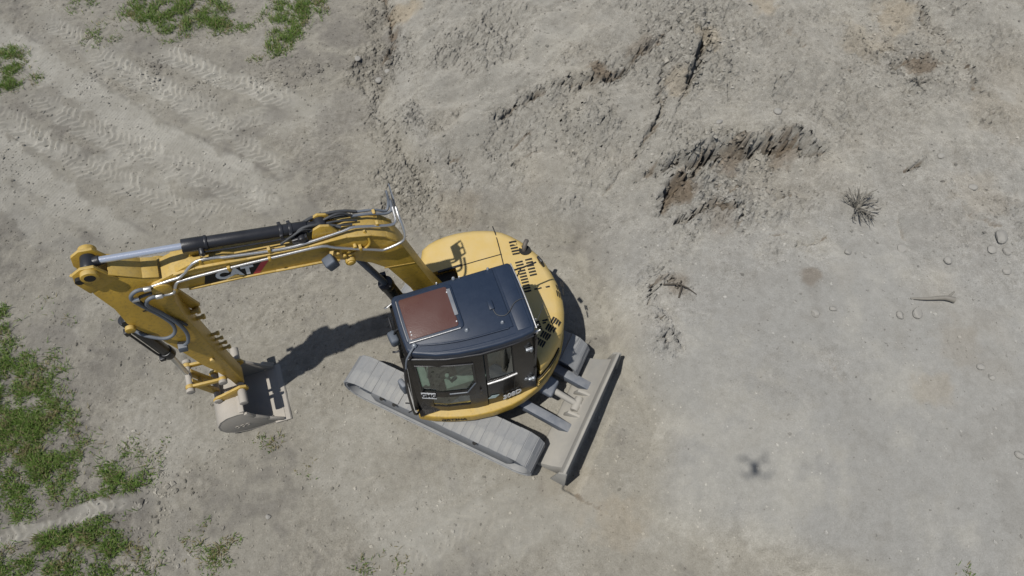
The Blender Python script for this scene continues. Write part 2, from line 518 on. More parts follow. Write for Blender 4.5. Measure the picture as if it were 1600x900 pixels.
ROCK_LABEL = ['pale stone left of the stone pile on the right slope',
 'pale stone above the dead branch on the right slope',
 'largest pale stone of the pile near the right edge',
 'stone at the left foot of the pile near the right edge',
 'stone at the right foot of the pile near the right edge',
 'lone stone just below the stone pile near the right edge',
 'pale stone just below the large dead shrub',
 'half buried stone in the smooth slope left of the dead branch',
 'smaller stone beside the half buried one left of the dead branch',
 'small stone on the lower right slope under the dead branch',
 'smallest stone of the lower right slope',
 'stone at the right edge of the picture on the smooth slope',
 'grey stone at the foot of the grass strip at the top',
 'small pale stone in the grass strip at the top',
 'upper stone beside the dark damp soil at the foot of the bank',
 'lower stone beside the dark damp soil at the foot of the bank',
 'small stone below the large grass patch at the top',
 'flat pale stone just under the dead branch',
 'wide flat stone under the right end of the dead branch',
 'small dark stone on bare dirt below the bucket',
 'stone above the long dark crack in the bank',
 'stone right of the crack above the large dead shrub',
 'stone between the two dark breaks high in the bank',
 'stone above the pile at the right edge, high on the slope',
 'stone left of the damp soil at the foot of the bank',
 'small stone right behind the boom elbow']


def pnoise(x, y, seed=0):
    """2-D gradient noise, about -0.7..0.7"""
    xi = np.floor(x).astype(np.int64); yi = np.floor(y).astype(np.int64)
    xf = x - xi; yf = y - yi
    def grad(ix, iy, dx, dy):
        hsh = (ix * 374761393 + iy * 668265263 + seed * 2147483647) & 0xffffffff
        hsh = ((hsh ^ (hsh >> 13)) * 1274126177) & 0xffffffff
        hsh = (hsh ^ (hsh >> 16)) & 0xffff
        a = hsh * (2 * math.pi / 65536.0)
        return np.cos(a) * dx + np.sin(a) * dy
    u = xf * xf * xf * (xf * (xf * 6 - 15) + 10); v = yf * yf * yf * (yf * (yf * 6 - 15) + 10)
    a = grad(xi, yi, xf, yf); b = grad(xi + 1, yi, xf - 1, yf)
    c = grad(xi, yi + 1, xf, yf - 1); d = grad(xi + 1, yi + 1, xf - 1, yf - 1)
    return (a + u * (b - a)) + v * ((c + u * (d - c)) - (a + u * (b - a)))

def fbm(x, y, size, octaves=4, seed=0, gain=0.5):
    s = np.zeros_like(x); amp = 1.0; fq = 1.0 / size
    for o in range(octaves):
        s += amp * pnoise(x * fq + 17.3 * o, y * fq - 9.1 * o, seed + o)
        amp *= gain; fq *= 2.03
    return s

def sstep(a, b, x):
    t = np.clip((x - a) / (b - a), 0, 1)
    return t * t * (3 - 2 * t)

def polyline_dist(x, y, pts):
    """distance, distance along, and side (+ left of travel)"""
    best = np.full_like(x, 1e9); along = np.zeros_like(x); side = np.zeros_like(x)
    acc = 0.0
    for (ax, ay), (bx, by) in zip(pts, pts[1:]):
        dx, dy = bx - ax, by - ay
        L = math.hypot(dx, dy)
        t = np.clip(((x - ax) * dx + (y - ay) * dy) / (L * L), 0, 1)
        qx = ax + t * dx; qy = ay + t * dy
        d = np.hypot(x - qx, y - qy)
        s = (dx * (y - ay) - dy * (x - ax)) / L
        w = d < best
        best = np.where(w, d, best); along = np.where(w, acc + t * L, along); side = np.where(w, s, side)
        acc += L
    return best, along, side

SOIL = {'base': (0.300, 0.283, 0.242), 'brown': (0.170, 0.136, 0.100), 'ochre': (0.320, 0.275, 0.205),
        'dark': (0.195, 0.183, 0.162), 'light': (0.398, 0.384, 0.342), 'grey': (0.306, 0.300, 0.280)}

def SIDE_UP(pts, sd):
    # signed so that the uphill (north) side of a break is positive
    return sd if pts[-1][0] > pts[0][0] else -sd

def ground_at(x, y):
    """height and soil colour at every point"""
    x = x.astype(float); y = y.astype(float)
    d, _, side = polyline_dist(x, y, BOUND)
    sdist = np.where(side > 0, d, -d)
    sdist = sdist + 0.12 * fbm(x, y, 0.9, 3, 3)
    dpos = np.clip(sdist, 0, None)
    dcap = 9.0 * (1 - np.exp(-dpos / 9.0)) * 1.25
    h = np.where(sdist > 0, 0.34 * (1 - np.exp(-dpos / 0.5)) + 0.135 * dcap, 0.0)
    h += 0.45 * np.exp(-((x - 2.9) ** 2 + (y - 9.6) ** 2) / (2 * 1.5 ** 2)) * np.clip(dpos / 1.2, 0, 1)
    # soil pushed up in front of the far end of the blade
    h += 0.36 * np.exp(-((x - 1.86) ** 2 + (y - 4.60) ** 2) / (2 * 0.38 ** 2)) * sstep(-0.03, 0.10, np.where(side > 0, d, -d))
    # the cut in front of the blade, deepest at its near end
    af = (x + 0.56) * 0.9003 - (y - 4.31) * 0.4352 - 1.93; la = (x + 0.56) * 0.4352 + (y - 4.31) * 0.9003
    h -= 0.16 * sstep(-0.06, 0.0, af) * (1 - sstep(0.12, 0.24, af + 0.04 * fbm(x, y, .3, 3, 97))) * sstep(-1.12, -1.0, la) * (1 - sstep(-0.4, 0.75, la))
    onm = sstep(0.0, 0.6, sdist)
    # far away the land goes on as gentle rolling ground
    far = sstep(13, 22, np.hypot(x, y - 6))
    h = h * (1 - far) + far * (0.5 + 1.2 * fbm(x, y, 30.0, 3, 90))
    upper = onm * sstep(4.8, 8.2, y - 0.12 * (x - 3))
    rough = 0.08 + 0.12 * (1 - onm) + (0.16 + 0.10 * upper) * sstep(-0.1, 0.5, fbm(x, y, 2.2, 4, 40)) * (1 - 0.6 * onm * (1 - upper)) + 0.46 * upper * sstep(-0.40, 0.35, fbm(x, y, 1.1, 4, 41, .6))
    patchy = 0.65 + 0.9 * np.clip(fbm(x, y, 0.8, 2, 44) + 0.3, 0, 1)
    for (cx, cy), r, s in ROUGH:
        w = np.nonzero((np.abs(x - cx) < r * 1.9) & (np.abs(y - cy) < r * 1.9))[0]
        rough[w] = np.maximum(rough[w], s * np.exp(-((x[w] - cx) ** 2 + (y[w] - cy) ** 2) / (2 * (r * 0.72) ** 2)) * patchy[w] ** 1.6 * .95)
    for pts, wd, dep in TRENCH:
        w = np.nonzero((x > min(q[0] for q in pts) - .7) & (x < max(q[0] for q in pts) + .7) & (y > min(q[1] for q in pts) - .7) & (y < max(q[1] for q in pts) + .7))[0]
        if len(w):
            dd = polyline_dist(x[w], y[w], pts)[0]
            rough[w] = np.maximum(rough[w], np.clip(dep * 5, .3, 1.) * np.exp(-(dd / .28) ** 2) * patchy[w])
    rough = np.clip(rough, 0, 1)
    # rubble along the toe of the bank, north of the machine
    rough = np.maximum(rough, 0.75 * np.exp(-((sdist + 0.15) / 0.38) ** 2) * sstep(6.3, 7.2, y) * patchy)
    tmask = np.zeros_like(x)
    for pts, hw, kind, st in TRACK:
        w = np.nonzero((x > min(q[0] for q in pts) - .5) & (x < max(q[0] for q in pts) + .5) & (y > min(q[1] for q in pts) - .5) & (y < max(q[1] for q in pts) + .5))[0]
        if len(w):
            tmask[w] = np.maximum(tmask[w], (1 - sstep(hw, hw * 1.25, polyline_dist(x[w], y[w], pts)[0])) * min(1, st * 1.2))
    rough = np.clip(rough * (1 - 0.85 * tmask), 0, 1)
    wx = x + 0.10 * fbm(x, y, 0.5, 2, 61); wy = y + 0.10 * fbm(x, y, 0.5, 2, 67)
    near = 1 - far
    # crumbled lumps: rounded tops, creases between
    lump = np.abs(pnoise(wx / 0.34, wy / 0.30, 5)) * 0.15 + np.abs(pnoise(wx / 0.15, wy / 0.13, 6)) * 0.10 + np.abs(pnoise(wx / 0.068, wy / 0.068, 7)) * 0.045
    h += near * rough ** 1.2 * lump
    # small broken steps in the crusted soil
    st = fbm(wx, wy * 1.15, 0.55, 3, 15, 0.55) * 7.0
    fr = st - np.floor(st)
    h += near * 0.060 * sstep(0.18, 0.7, rough) * (np.floor(st) + sstep(0.80, 1.0, fr) - st * 0.75)
    st = fbm(wx, wy, 0.20, 3, 16, 0.55) * 4.0
    fr = st - np.floor(st)
    h += near * 0.024 * sstep(0.15, 0.6, rough) * (np.floor(st) + sstep(0.78, 1.0, fr) - st * 0.8)
    # pitted crust on the trodden flat
    pit = pnoise(wx / 0.060, wy / 0.055, 17)
    h -= near * 0.020 * sstep(0.22, 0.48, pit) * sstep(-0.2, 0.4, fbm(x, y, 0.9, 2, 18)) * (0.35 + 0.65 * rough)
    h += near * (0.010 * fbm(x, y, 0.45, 3, 11) + 0.0045 * fbm(x, y, 0.11, 3, 12) * (0.5 + rough) + 0.05 * fbm(x, y, 2.2, 2, 13))
    # streaks running down the bank from its top
    tx, ty = x - 3.6, y - 13.0
    rad = np.hypot(tx, ty); ang = np.arctan2(ty, tx)
    strk = fbm(ang * 22.0, rad * 0.55, 1.0, 4, 25, 0.6)
    h += near * 0.016 * onm * strk * sstep(4.0, 7.5, y)
    # broad folds of the slope
    h += near * onm * (0.26 * fbm(x + 0.3 * y, y, 1.7, 2, 26) + 0.10 * fbm(x, y * 1.2, 0.75, 2, 27)) * sstep(4.5, 7.0, y)
    # small breaks along ledges of the slope
    cr = np.abs(fbm(wx * 0.9 + wy * 0.35, wy * 1.1 - 0.3 * wx, 0.9, 3, 21))
    cm = sstep(0.05, 0.35, fbm(x, y, 1.3, 2, 23)) * rough
    h -= near * 0.07 * np.clip(1 - cr / 0.045, 0, 1) * cm
    # colour
    col = np.empty(x.shape + (3,))
    b0 = np.array(SOIL['base']); g0 = np.array(SOIL['grey'])
    col[:] = b0 + (g0 - b0) * onm[..., None]
    def tint(key, w, sel=slice(None)):
        c = np.array(SOIL[key])
        col[sel] = col[sel] + (c - col[sel]) * np.clip(w, 0, 1)[..., None]
    def window(pts, pad):
        px_ = [p[0] for p in pts]; py_ = [p[1] for p in pts]
        return np.nonzero((x > min(px_) - pad) & (x < max(px_) + pad) & (y > min(py_) - pad) & (y < max(py_) + pad))[0]
    n1 = fbm(x, y, 1.4, 4, 31); n2 = fbm(x, y, 0.35, 4, 32, 0.6)
    tint('light', 0.45 * sstep(0.0, 0.6, n1 + 0.4 * n2))
    tint('dark', 0.30 * (1 - onm) * sstep(-0.3, 0.5, fbm(x, y, 0.9, 4, 36, 0.6)) * sstep(5.0, 8.0, y))
    tint('dark', (0.60 - 0.36 * onm) * sstep(0.05, 0.6, -n1 + 0.7 * n2))
    tint('light', 0.16 * onm * sstep(0.0, 0.5, strk) * sstep(4.0, 7.5, y))
    tint('dark', 0.14 * onm * sstep(0.05, 0.5, -strk) * sstep(4.5, 8.0, y))
    tint('base', 0.55 * onm * upper)
    tint('ochre', 0.16 * onm * sstep(0.15, 0.6, fbm(x, y, 2.0, 4, 35)))
    for (cx, cy), r, key, s in BLOB:
        w = window([(cx, cy)], r * 2)
        e = np.exp(-((x[w] - cx) ** 2 + (y[w] - cy) ** 2) / (2 * (r * 0.62) ** 2))
        tint(key, s * sstep(0.12, 0.75, e + 0.55 * n2[w] * sstep(0.02, 0.3, e)), w)
    # vehicle tracks pressed into the dust
    for pts, hw, kind, st in TRACK:
        w = window(pts, hw * 2 + .2); u, v = x[w], y[w]
        if not len(w):
            continue
        dd, al, sd = polyline_dist(u, v, pts)
        inside = 1 - sstep(hw * 0.70, hw * 1.15, dd + 0.16 * fbm(u, v, 0.4, 4, 51, 0.6))
        Lt = sum(math.dist(a, b) for a, b in zip(pts, pts[1:]))
        ends = sstep(0.0, 0.7, np.minimum(al, Lt - al) + 0.25 * fbm(u, v, .5, 2, 55)) if kind == 1 else sstep(0.0, 1.6, Lt - al)
        fade = inside * st * ends * (0.60 + 0.55 * sstep(-0.25, 0.3, fbm(u, v, 0.6, 3, 52)))
        h[w] -= 0.018 * fade
        h[w] += 0.012 * st * ends * np.exp(-((dd - hw * 1.08) / 0.035) ** 2)
        if kind == 1:
            ph = al / 0.125 + 1.3 * np.abs(sd) / 0.2 + 0.8 * fbm(u, v, 0.35, 3, 53)
            h[w] += 0.042 * fade * sstep(-0.3, 0.7, np.sin(2 * math.pi * ph) + 0.5 * fbm(u, v, .08, 2, 56)) * sstep(-.35, .15, fbm(u, v, .25, 2, 54))
            tint('light', 0.70 * fade, w)
        else:
            h[w] += 0.006 * fade * np.sin(2 * math.pi * (al / 0.055 + sd * 2.0))
            h[w] -= 0.014 * fade * np.exp(-((np.abs(sd) - hw * 0.45) / 0.02) ** 2)
            tint('light', 0.80 * fade, w)
            tint('dark', 0.5 * st * np.exp(-((dd - hw * 1.02) / 0.03) ** 2) * sstep(-.2, .3, n2[w]), w)
    # ledges and breaks in the bank
    for pts, wd, dep in TRENCH:
        w = window(pts, wd * 2.5 + .25); u, v = x[w], y[w]
        if not len(w):
            continue
        dd, al, sd = polyline_dist(u, v, pts)
        L = sum(math.dist(a, b) for a, b in zip(pts, pts[1:]))
        taper = 0.35 + 0.65 * np.sqrt(np.clip(np.minimum(al, L - al) / (0.3 * L), 0, 1))
        jit = min(1, wd / 0.07)
        dj = dd + (0.11 * fbm(u, v, 0.20, 4, 71, 0.65) + 0.05 * np.abs(pnoise(u / .07, v / .07, 72))) * jit
        wv = wd * 0.62 * taper * (0.35 + 0.9 * np.clip(0.5 + 1.1 * pnoise(al / 0.22, al * 0 + wd * 37, 73), 0, 1.2))
        t = np.clip(1 - dj / wv, 0, 1)
        up = SIDE_UP(pts, sd)
        nk = 5 if dep > .2 else 3
        for k in range(nk):                               # the wall breaks down in uneven ledges
            dk = dd + (0.12 * fbm(u, v, 0.22, 4, 74 + 5 * k, 0.7) + 0.07 * np.abs(pnoise(u / .085, v / .085, 300 + k))) * jit
            wk = wv * (1.45 - 1.05 * k / (nk - 1))
            h[w] -= dep * 1.4 / nk * taper * sstep(0.0, 0.30, np.clip(1 - dk / wk, 0, 1))
            if dep > 0.3:                                 # the ground above the break stands higher
                sk = np.where(up > 0, dd, -dd) + 0.16 * fbm(u, v, 0.24, 4, 400 + k, 0.7) + 0.10 * (k / (nk - 1) - .5)
                h[w] += 0.20 / nk * np.exp(-(dd / 0.5) ** 2) * sstep(-0.015, 0.03, sk) * taper
        h[w] += 0.25 * dep * taper * np.exp(-((dj - wv * 1.5) / 0.10) ** 2) * np.where(up > 0, 1.0, 0.3)
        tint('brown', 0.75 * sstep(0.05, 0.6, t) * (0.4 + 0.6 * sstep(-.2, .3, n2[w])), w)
    return h, col, rough

def grid_axis(lo, hi, step, out_lo, out_hi):
    a = list(np.arange(lo, hi + 1e-6, step))
    s = step; p = a[0]; left = []
    while p > out_lo:
        s *= 1.22; p -= s; left.append(p)
    s = step; p = a[-1]; right = []
    while p < out_hi:
        s *= 1.22; p += s; right.append(p)
    return np.array(left[::-1] + a + right)

GX = grid_axis(-10.6, 10.4, 0.0205, -160, 160)
GY = grid_axis(0.9, 12.6, 0.0205, -150, 170)
XX, YY = np.meshgrid(GX, GY)
HH, CC, RR = ground_at(XX.ravel(), YY.ravel())
nx, ny = len(GX), len(GY)
H2 = HH.reshape(ny, nx)

def gz(x, y):
    """height of the built ground at points"""
    x = np.atleast_1d(np.asarray(x, float)); y = np.atleast_1d(np.asarray(y, float))
    i = np.clip(np.searchsorted(GX, x) - 1, 0, nx - 2); j = np.clip(np.searchsorted(GY, y) - 1, 0, ny - 2)
    u = (x - GX[i]) / (GX[i + 1] - GX[i]); v = (y - GY[j]) / (GY[j + 1] - GY[j])
    return (H2[j, i] * (1 - u) + H2[j, i + 1] * u) * (1 - v) + (H2[j + 1, i] * (1 - u) + H2[j + 1, i + 1] * u) * v

def raw_mesh(name, verts, loops, counts, mat, col=None, smooth=True, rough=None):
    me = bpy.data.meshes.new(name)
    me.vertices.add(len(verts)); me.vertices.foreach_set('co', np.ascontiguousarray(verts, dtype=np.float32).ravel())
    me.loops.add(len(loops)); me.loops.foreach_set('vertex_index', np.ascontiguousarray(loops, dtype=np.int32))
    starts = np.concatenate(([0], np.cumsum(counts)[:-1])).astype(np.int32)
    me.polygons.add(len(counts)); me.polygons.foreach_set('loop_start', starts)
    me.polygons.foreach_set('use_smooth', np.full(len(counts), smooth))
    me.update(calc_edges=True)
    if col is not None:
        at = me.color_attributes.new('soil', 'FLOAT_COLOR', 'POINT')
        rgba = np.ones((len(verts), 4), np.float32); rgba[:, :3] = col
        at.data.foreach_set('color', rgba.ravel())
    if rough is not None:
        at = me.attributes.new('crumble', 'FLOAT', 'POINT')
        at.data.foreach_set('value', np.ascontiguousarray(rough, dtype=np.float32))
    me.materials.append(mat)
    o = bpy.data.objects.new(name, me)
    COL.objects.link(o)
    return o

# soil material: mapped soil colours, grain and grit
m, nt, b = new_mat('dry_soil')
at = N(nt, "ShaderNodeAttribute", attribute_name='soil')
tc = N(nt, "ShaderNodeTexCoord")
na = N(nt, "ShaderNodeTexNoise", Scale=9.0, Detail=9.0, Roughness=0.72)
nb = N(nt, "ShaderNodeTexNoise", Scale=55.0, Detail=6.0, Roughness=0.7)
for n in (na, nb):
    nt.links.new(tc.outputs["Object"], n.inputs["Vector"])
nc = N(nt, "ShaderNodeTexNoise", Scale=24.0, Detail=5.0, Roughness=0.65)
nt.links.new(tc.outputs["Object"], nc.inputs["Vector"])
ca_ = N(nt, "ShaderNodeAttribute", attribute_name='crumble')
cmr = N(nt, "ShaderNodeMapRange"); cmr.inputs["To Min"].default_value = 0.10; cmr.inputs["To Max"].default_value = 0.85; cmr.inputs["From Max"].default_value = 0.6
nt.links.new(ca_.outputs["Fac"], cmr.inputs["Value"]); cru = cmr.outputs["Result"]
cf = N(nt, "ShaderNodeMapRange"); cf.inputs["From Min"].default_value = 0.08; cf.inputs["From Max"].default_value = 0.40; cf.inputs["To Min"].default_value = 0.42
nt.links.new(ca_.outputs["Fac"], cf.inputs["Value"])
c1 = mix(nt, cf.outputs["Result"], at.outputs["Color"], ramp(nt, na.outputs["Fac"], 0.28, 0.72, (0.74, 0.73, 0.71, 1), (1.22, 1.22, 1.23, 1)), 'MULTIPLY')
c2 = mix(nt, cf.outputs["Result"], c1, ramp(nt, nb.outputs["Fac"], 0.30, 0.70, (0.74, 0.73, 0.72, 1), (1.24, 1.24, 1.24, 1)), 'MULTIPLY')
nt.links.new(c2, b.inputs["Base Color"])
b.inputs["Roughness"].default_value = 1.0
b.inputs["Specular IOR Level"].default_value = 0.1
b.inputs["Diffuse Roughness"].default_value = 1.0
prev = None
for tex, dist, stg in ((nb, 0.028, 0.75), (nc, 0.050, 0.65), (na, 0.070, 0.5)):
    bp = N(nt, "ShaderNodeBump", Distance=dist)
    ms = N(nt, "ShaderNodeMath", operation='MULTIPLY'); ms.inputs[1].default_value = stg
    nt.links.new(cru, ms.inputs[0]); nt.links.new(ms.outputs[0], bp.inputs["Strength"])
    nt.links.new(tex.outputs["Fac"], bp.inputs["Height"])
    if prev:
        nt.links.new(prev, bp.inputs["Normal"])
    prev = bp.outputs["Normal"]
nt.links.new(prev, b.inputs["Normal"])
M['soil'] = m

idx = np.arange(nx * ny).reshape(ny, nx)
quads = np.stack([idx[:-1, :-1], idx[:-1, 1:], idx[1:, 1:], idx[1:, :-1]], -1).reshape(-1, 4)
# crumbled lumps lean and overhang a little
GR = RR.reshape(ny, nx)
sm_ = H2.copy()
for _ in range(6):
    sm_[1:-1, 1:-1] = (sm_[1:-1, 1:-1] * 2 + sm_[:-2, 1:-1] + sm_[2:, 1:-1] + sm_[1:-1, :-2] + sm_[1:-1, 2:]) / 6
rel = np.clip(H2 - sm_, -.05, .05) * sstep(.15, .5, GR) * (np.hypot(XX, YY - 6) < 14)
V = np.stack([(XX + 1.1 * rel).ravel(), (YY + 0.6 * rel).ravel(), HH], -1)
ground = raw_mesh('ground', V, quads.ravel(), np.full(len(quads), 4), M['soil'], CC, rough=RR)
tag(ground, 'bare grey dirt lot rising to an eroded bank on the right', 'ground', kind='structure')

# ------------------------------------------------------------------ the excavator
# local frame: x forward (the way the cab looks), y to the operator's left, z up; the origin is on the ground under the slew ring
HEAD = math.radians(199.0)
CENTRE = Vector((-0.60, 4.48, 0.0))
exc = link(bpy.data.objects.new('excavator', None))
exc.location = CENTRE
exc.rotation_euler = (0, 0, HEAD)
tag(exc, 'yellow tracked excavator with black cab, its bucket resting on bare dirt', 'excavator')

# ---- undercarriage (its own heading)
UC_ANG = math.radians(-25.8) - HEAD
off = Matrix.Rotation(-HEAD, 3, 'Z') @ (Vector((-0.56, 4.31, 0)) - CENTRE)
UC = Matrix.Translation(off) @ Matrix.Rotation(UC_ANG, 4, 'Z')
def uc(mb):
    mb.v = [tuple(UC @ Vector(p)) for p in mb.v]
    return mb

mb = MB()
mb.prism([(-0.55, -0.45), (0.55, -0.45), (0.55, 0.45), (-0.55, 0.45)], 'z', 0.30, 0.60)
for sx in (-1, 1):
    for sy in (-1, 1):
        mb.beam((sx * 0.40, sy * 0.36 - .08, 0.42), (sx * 0.75, sy * 0.70 - .16, 0.36), 0.22, 0.18)
part('undercarriage_frame', uc(mb), M['bluesteel'], exc, 0.02)
mb = MB(); mb.cyl((0, 0, 0.58), (0, 0, 0.68), 0.46, n=40)
part('slew_ring', mb, M['black'], exc, 0.01)

TL, TR, TW = 2.94, 0.285, 0.45        # track length, end radius, width
TZ = 0.03 + TR + 0.02
HALF = TL / 2 - TR - 0.02
def track_path(s):
    """point and tangent angle on the belt loop (x,z), s in metres, starting top rear, running forward"""
    straight = 2 * HALF; arc = math.pi * TR
    per = 2 * straight + 2 * arc
    s = s % per
    if s < straight:
        x = -HALF + s
        return x, TZ + TR - 0.018 * math.sin(math.pi * s / straight), 0.0
    s -= straight
    if s < arc:
        a = s / TR
        return HALF + TR * math.sin(a), TZ + TR * math.cos(a), -a
    s -= arc
    if s < straight:
        return HALF - s, TZ - TR, -math.pi
    s -= straight
    a = s / TR
    return -HALF - TR * math.sin(a), TZ - TR * math.cos(a), -math.pi - a
PER = 4 * HALF + 2 * math.pi * TR

# one pad, shared by all
mb = MB()
mb.box((0, 0, 0.005), (0.1425, TW, 0.018))
mb.box((-0.03, -TW * .22, 0.011), (0.045, TW * 0.44, 0.010))
mb.box((0.035, TW * .20, 0.011), (0.045, TW * 0.48, 0.010))
pad_proto = None
for side, near in ((-1, True), (1, False)):
    y0 = -0.935 if near else 0.62
    belt = MB(); ns = 120
    vs = []; fs = []
    for i in range(ns):
        x, z, a = track_path(PER * i / ns)
        nxv, nzv = -math.sin(a), math.cos(a)
        for k, (dy, dn) in enumerate(((-TW / 2 + .012, 0), (TW / 2 - .012, 0), (TW / 2 - .012, -0.035), (-TW / 2 + .012, -0.035))):
            vs.append((x + nxv * dn, y0 + dy, z + nzv * dn))
    for i in range(ns):
        j = (i + 1) % ns
        for k in range(4):
            l = (k + 1) % 4
            fs.append((i * 4 + k, i * 4 + l, j * 4 + l, j * 4 + k))
    belt.add(vs, fs)
    tr = part('track', uc(belt), M['track'], exc, 0, smooth=50,
              label='dusty grey crawler track on the door side' if near else 'crawler track on the engine side, mostly hidden')
    npads = 47
    if pad_proto is None:
        pm = mb.bm()
        bmesh.ops.bevel(pm, geom=list(pm.edges), offset=0.006, segments=1, affect='EDGES')
        pad_mesh = bpy.data.meshes.new('track_pad'); pm.to_mesh(pad_mesh); pm.free()
        pad_mesh.materials.append(M['track'])
        pad_proto = True
    for i in range(npads):
        x, z, a = track_path(PER * (i + 0.5 * (side > 0)) / npads)
        o = bpy.data.objects.new('track_pad', pad_mesh)
        COL.objects.link(o); o.parent = tr
        o.matrix_local = UC @ Matrix.Translation((x, y0, z)) @ Matrix.Rotation(-a, 4, 'Y') @ Matrix.Rotation(random.uniform(-.018, .018), 4, 'X') @ Matrix.Rotation(random.uniform(-.03, .03), 4, 'Y') @ Matrix.Rotation(random.uniform(-.012, .012), 4, 'Z') @ Matrix.Translation((0, 0, random.uniform(-.005, .004)))
    f = MB()
    f.prism([(-1.06, .30), (-1.02, .12), (1.10, .12), (1.18, .30), (1.10, .50), (0.6, .565), (-0.6, .565), (-1.0, .50)], 'y', y0 - .195, y0 + .195)
    part('track_frame', uc(f), M['track'], tr, 0.03)
    if near:
        for xx in (-.82, -.62, .62):
            w = MB(); w.cyl((xx, y0 - .20, .50), (xx, y0 - .222, .53), .030, n=12)
            part('grease_port', uc(w), M['slot'], tr)
    for xx, rr, nm in ((-HALF, TR - .06, 'idler_wheel'), (HALF, TR - .05, 'drive_sprocket')):
        w = MB()
        w.cyl((xx, y0 - .13, TZ), (xx, y0 + .13, TZ), rr, n=28)
        w.cyl((xx, y0 - .15, TZ), (xx, y0 + .15, TZ), rr * .5, n=20)
        for k in range(8):
            t = k * math.pi / 4
            w.cyl((xx + rr * .72 * math.cos(t), y0 - .145, TZ + rr * .72 * math.sin(t)), (xx + rr * .72 * math.cos(t), y0 + .145, TZ + rr * .72 * math.sin(t)), .018, n=6)
        part(nm, uc(w), M['bluesteel'], tr, 0.006)

# ---- dozer blade
BH = 1.02
ZB = 1.42
prof = [(1.90, 0.015), (1.845, .10), (1.825, .20), (1.84, .31), (1.90, .41), (1.89, .425), (1.855, .405), (1.805, .31), (1.79, .20), (1.81, .09), (1.87, .0)]
mb = MB(); mb.prism([(a, c * ZB) for a, c in prof], 'y', -BH, BH - .14)
blade = part('dozer_blade', uc(mb), M['blade'], exc, 0.006, label='dust covered dozer blade')
mb = MB(); mb.prism([(1.845, .50), (1.78, .40), (1.66, .27), (1.50, .15), (1.42, .07), (1.40, .0), (1.80, .02)], 'y', -BH + .10, BH - .20)
part('stiffener', uc(mb), M['blade'], blade, 0.015)
for sgn in (-1, 1):
    ye = -BH if sgn < 0 else BH - .14
    mb = MB(); mb.prism([(1.92, 0.0), (1.915, .57), (1.89, .60), (1.80, .50), (1.70, .05)], 'y', ye - .012, ye + .012)
    part('end_plate', uc(mb), M['blade'], blade, 0.004)
for y in (-0.33, 0.36):
    mb = MB()
    mb.prism([(0.48, .34), (0.48, .48), (1.0, .44), (1.70, .28), (1.70, .12), (1.0, .30)], 'y', y - .065, y + .065)
    part('blade_arm', uc(mb), M['bluesteel'], blade, 0.015)
mb = MB()
mb.prism([(0.50, .50), (0.50, .60), (0.95, .60), (1.28, .50), (1.28, .40), (0.9, .46)], 'y', -0.10, 0.17)
part('cylinder_guard', uc(mb), M['bluesteel'], blade, 0.03, 3)
mb = MB(); mb.cyl((1.15, .035, .44), (1.70, .035, .25), .045); mb.cyl((1.62, -.07, .27), (1.62, .14, .27), .06)
part('blade_cylinder', uc(mb), M['blade'], blade, 0.004)
for y in (-0.14, 0.21):
    mb = MB(); mb.prism([(1.50, .17), (1.56, .34), (1.68, .36), (1.77, .34), (1.77, .12)], 'y', y - .02, y + .02)
    part('lug_plate', uc(mb), M['blade'], blade, 0.004)

# ---- upper deck and hood
ARC = [(.99, .93), (.82, 1.02), (.64, 1.09), (.47, 1.14), (.31, 1.18), (.05, 1.21), (-.23, 1.20), (-.40, 1.165), (-.53, 1.12), (-.68, 1.06), (-.81, .98), (-.93, .88), (-1.04, .77), (-1.14, .64),
       (-1.22, .50), (-1.28, .35), (-1.32, .20), (-1.34, .05), (-1.345, -.10), (-1.33, -.27), (-1.30, -.44), (-1.245, -.60), (-1.17, -.73), (-1.08, -.87), (-.97, -.99), (-.87, -1.08), (-.75, -1.155), (-.62, -1.205), (-.49, -1.245),
       (-.35, -1.27), (-.22, -1.285), (-.08, -1.285), (.06, -1.27), (.19, -1.235), (.30, -1.17), (.35, -1.05)]
deck_poly = ARC + [(.36, -.74), (.52, -.74), (.52, .0), (.97, .02), (1.0, .5)]
mb = MB(); mb.prism(deck_poly, 'z', 0.67, 0.875)
deck = part('upper_deck', mb, M['yellow'], exc, 0.028, 3, smooth=50)
mb = MB(); mb.prism([(x * .93, y * .93) for x, y in deck_poly], 'z', 0.655, 0.669)
part('deck_underside', mb, M['black'], deck)

inset = 0.985
hood_arc = [(x * inset, y * inset) for x, y in ARC if x < -.60 or (y < 0)]
hood_poly = hood_arc + [(.34, -.72), (-.06, -.72), (-.06, .02), (-.62, .02)]
HT = 1.50
mb = MB(); mb.prism(hood_poly, 'z', 0.86, HT)
nb_arc = len(hood_arc)
hb = mb.bm()
def hood_edges(bmv):
    out = []
    near_i = lambda v: min(range(len(hood_poly)), key=lambda i: (hood_poly[i][0] - v.co.x) ** 2 + (hood_poly[i][1] - v.co.y) ** 2)
    for e in bmv.edges:
        if all(v.co.z > HT - 1e-4 for v in e.verts):
            i, j = (near_i(v) for v in e.verts)
            if i < nb_arc and j < nb_arc:
                out.append(e)
    return out
es = hood_edges(hb)
bmesh.ops.bevel(hb, geom=es, offset=0.17, offset_type='OFFSET', segments=7, profile=0.5, affect='EDGES', clamp_overlap=True)
# the tail end of the hood falls away a little
for v in hb.verts:
    if v.co.z > 1.2:
        r = math.hypot(v.co.x, v.co.y)
        v.co.z -= 0.10 * max(0.0, (-v.co.x - 0.85) / 0.5) ** 1.5 if v.co.x < -0.85 else 0.0
hood_bvh = BVHTree.FromBMesh(hb)
hood = finish('engine_hood', hb, M['hood'], exc, smooth=35)

def on_hood(x, y):
    hit = hood_bvh.ray_cast(Vector((x, y, 3.0)), Vector((0, 0, -1)))
    return (hit[0], hit[1]) if hit[0] is not None else (Vector((x, y, HT)), Vector((0, 0, 1)))

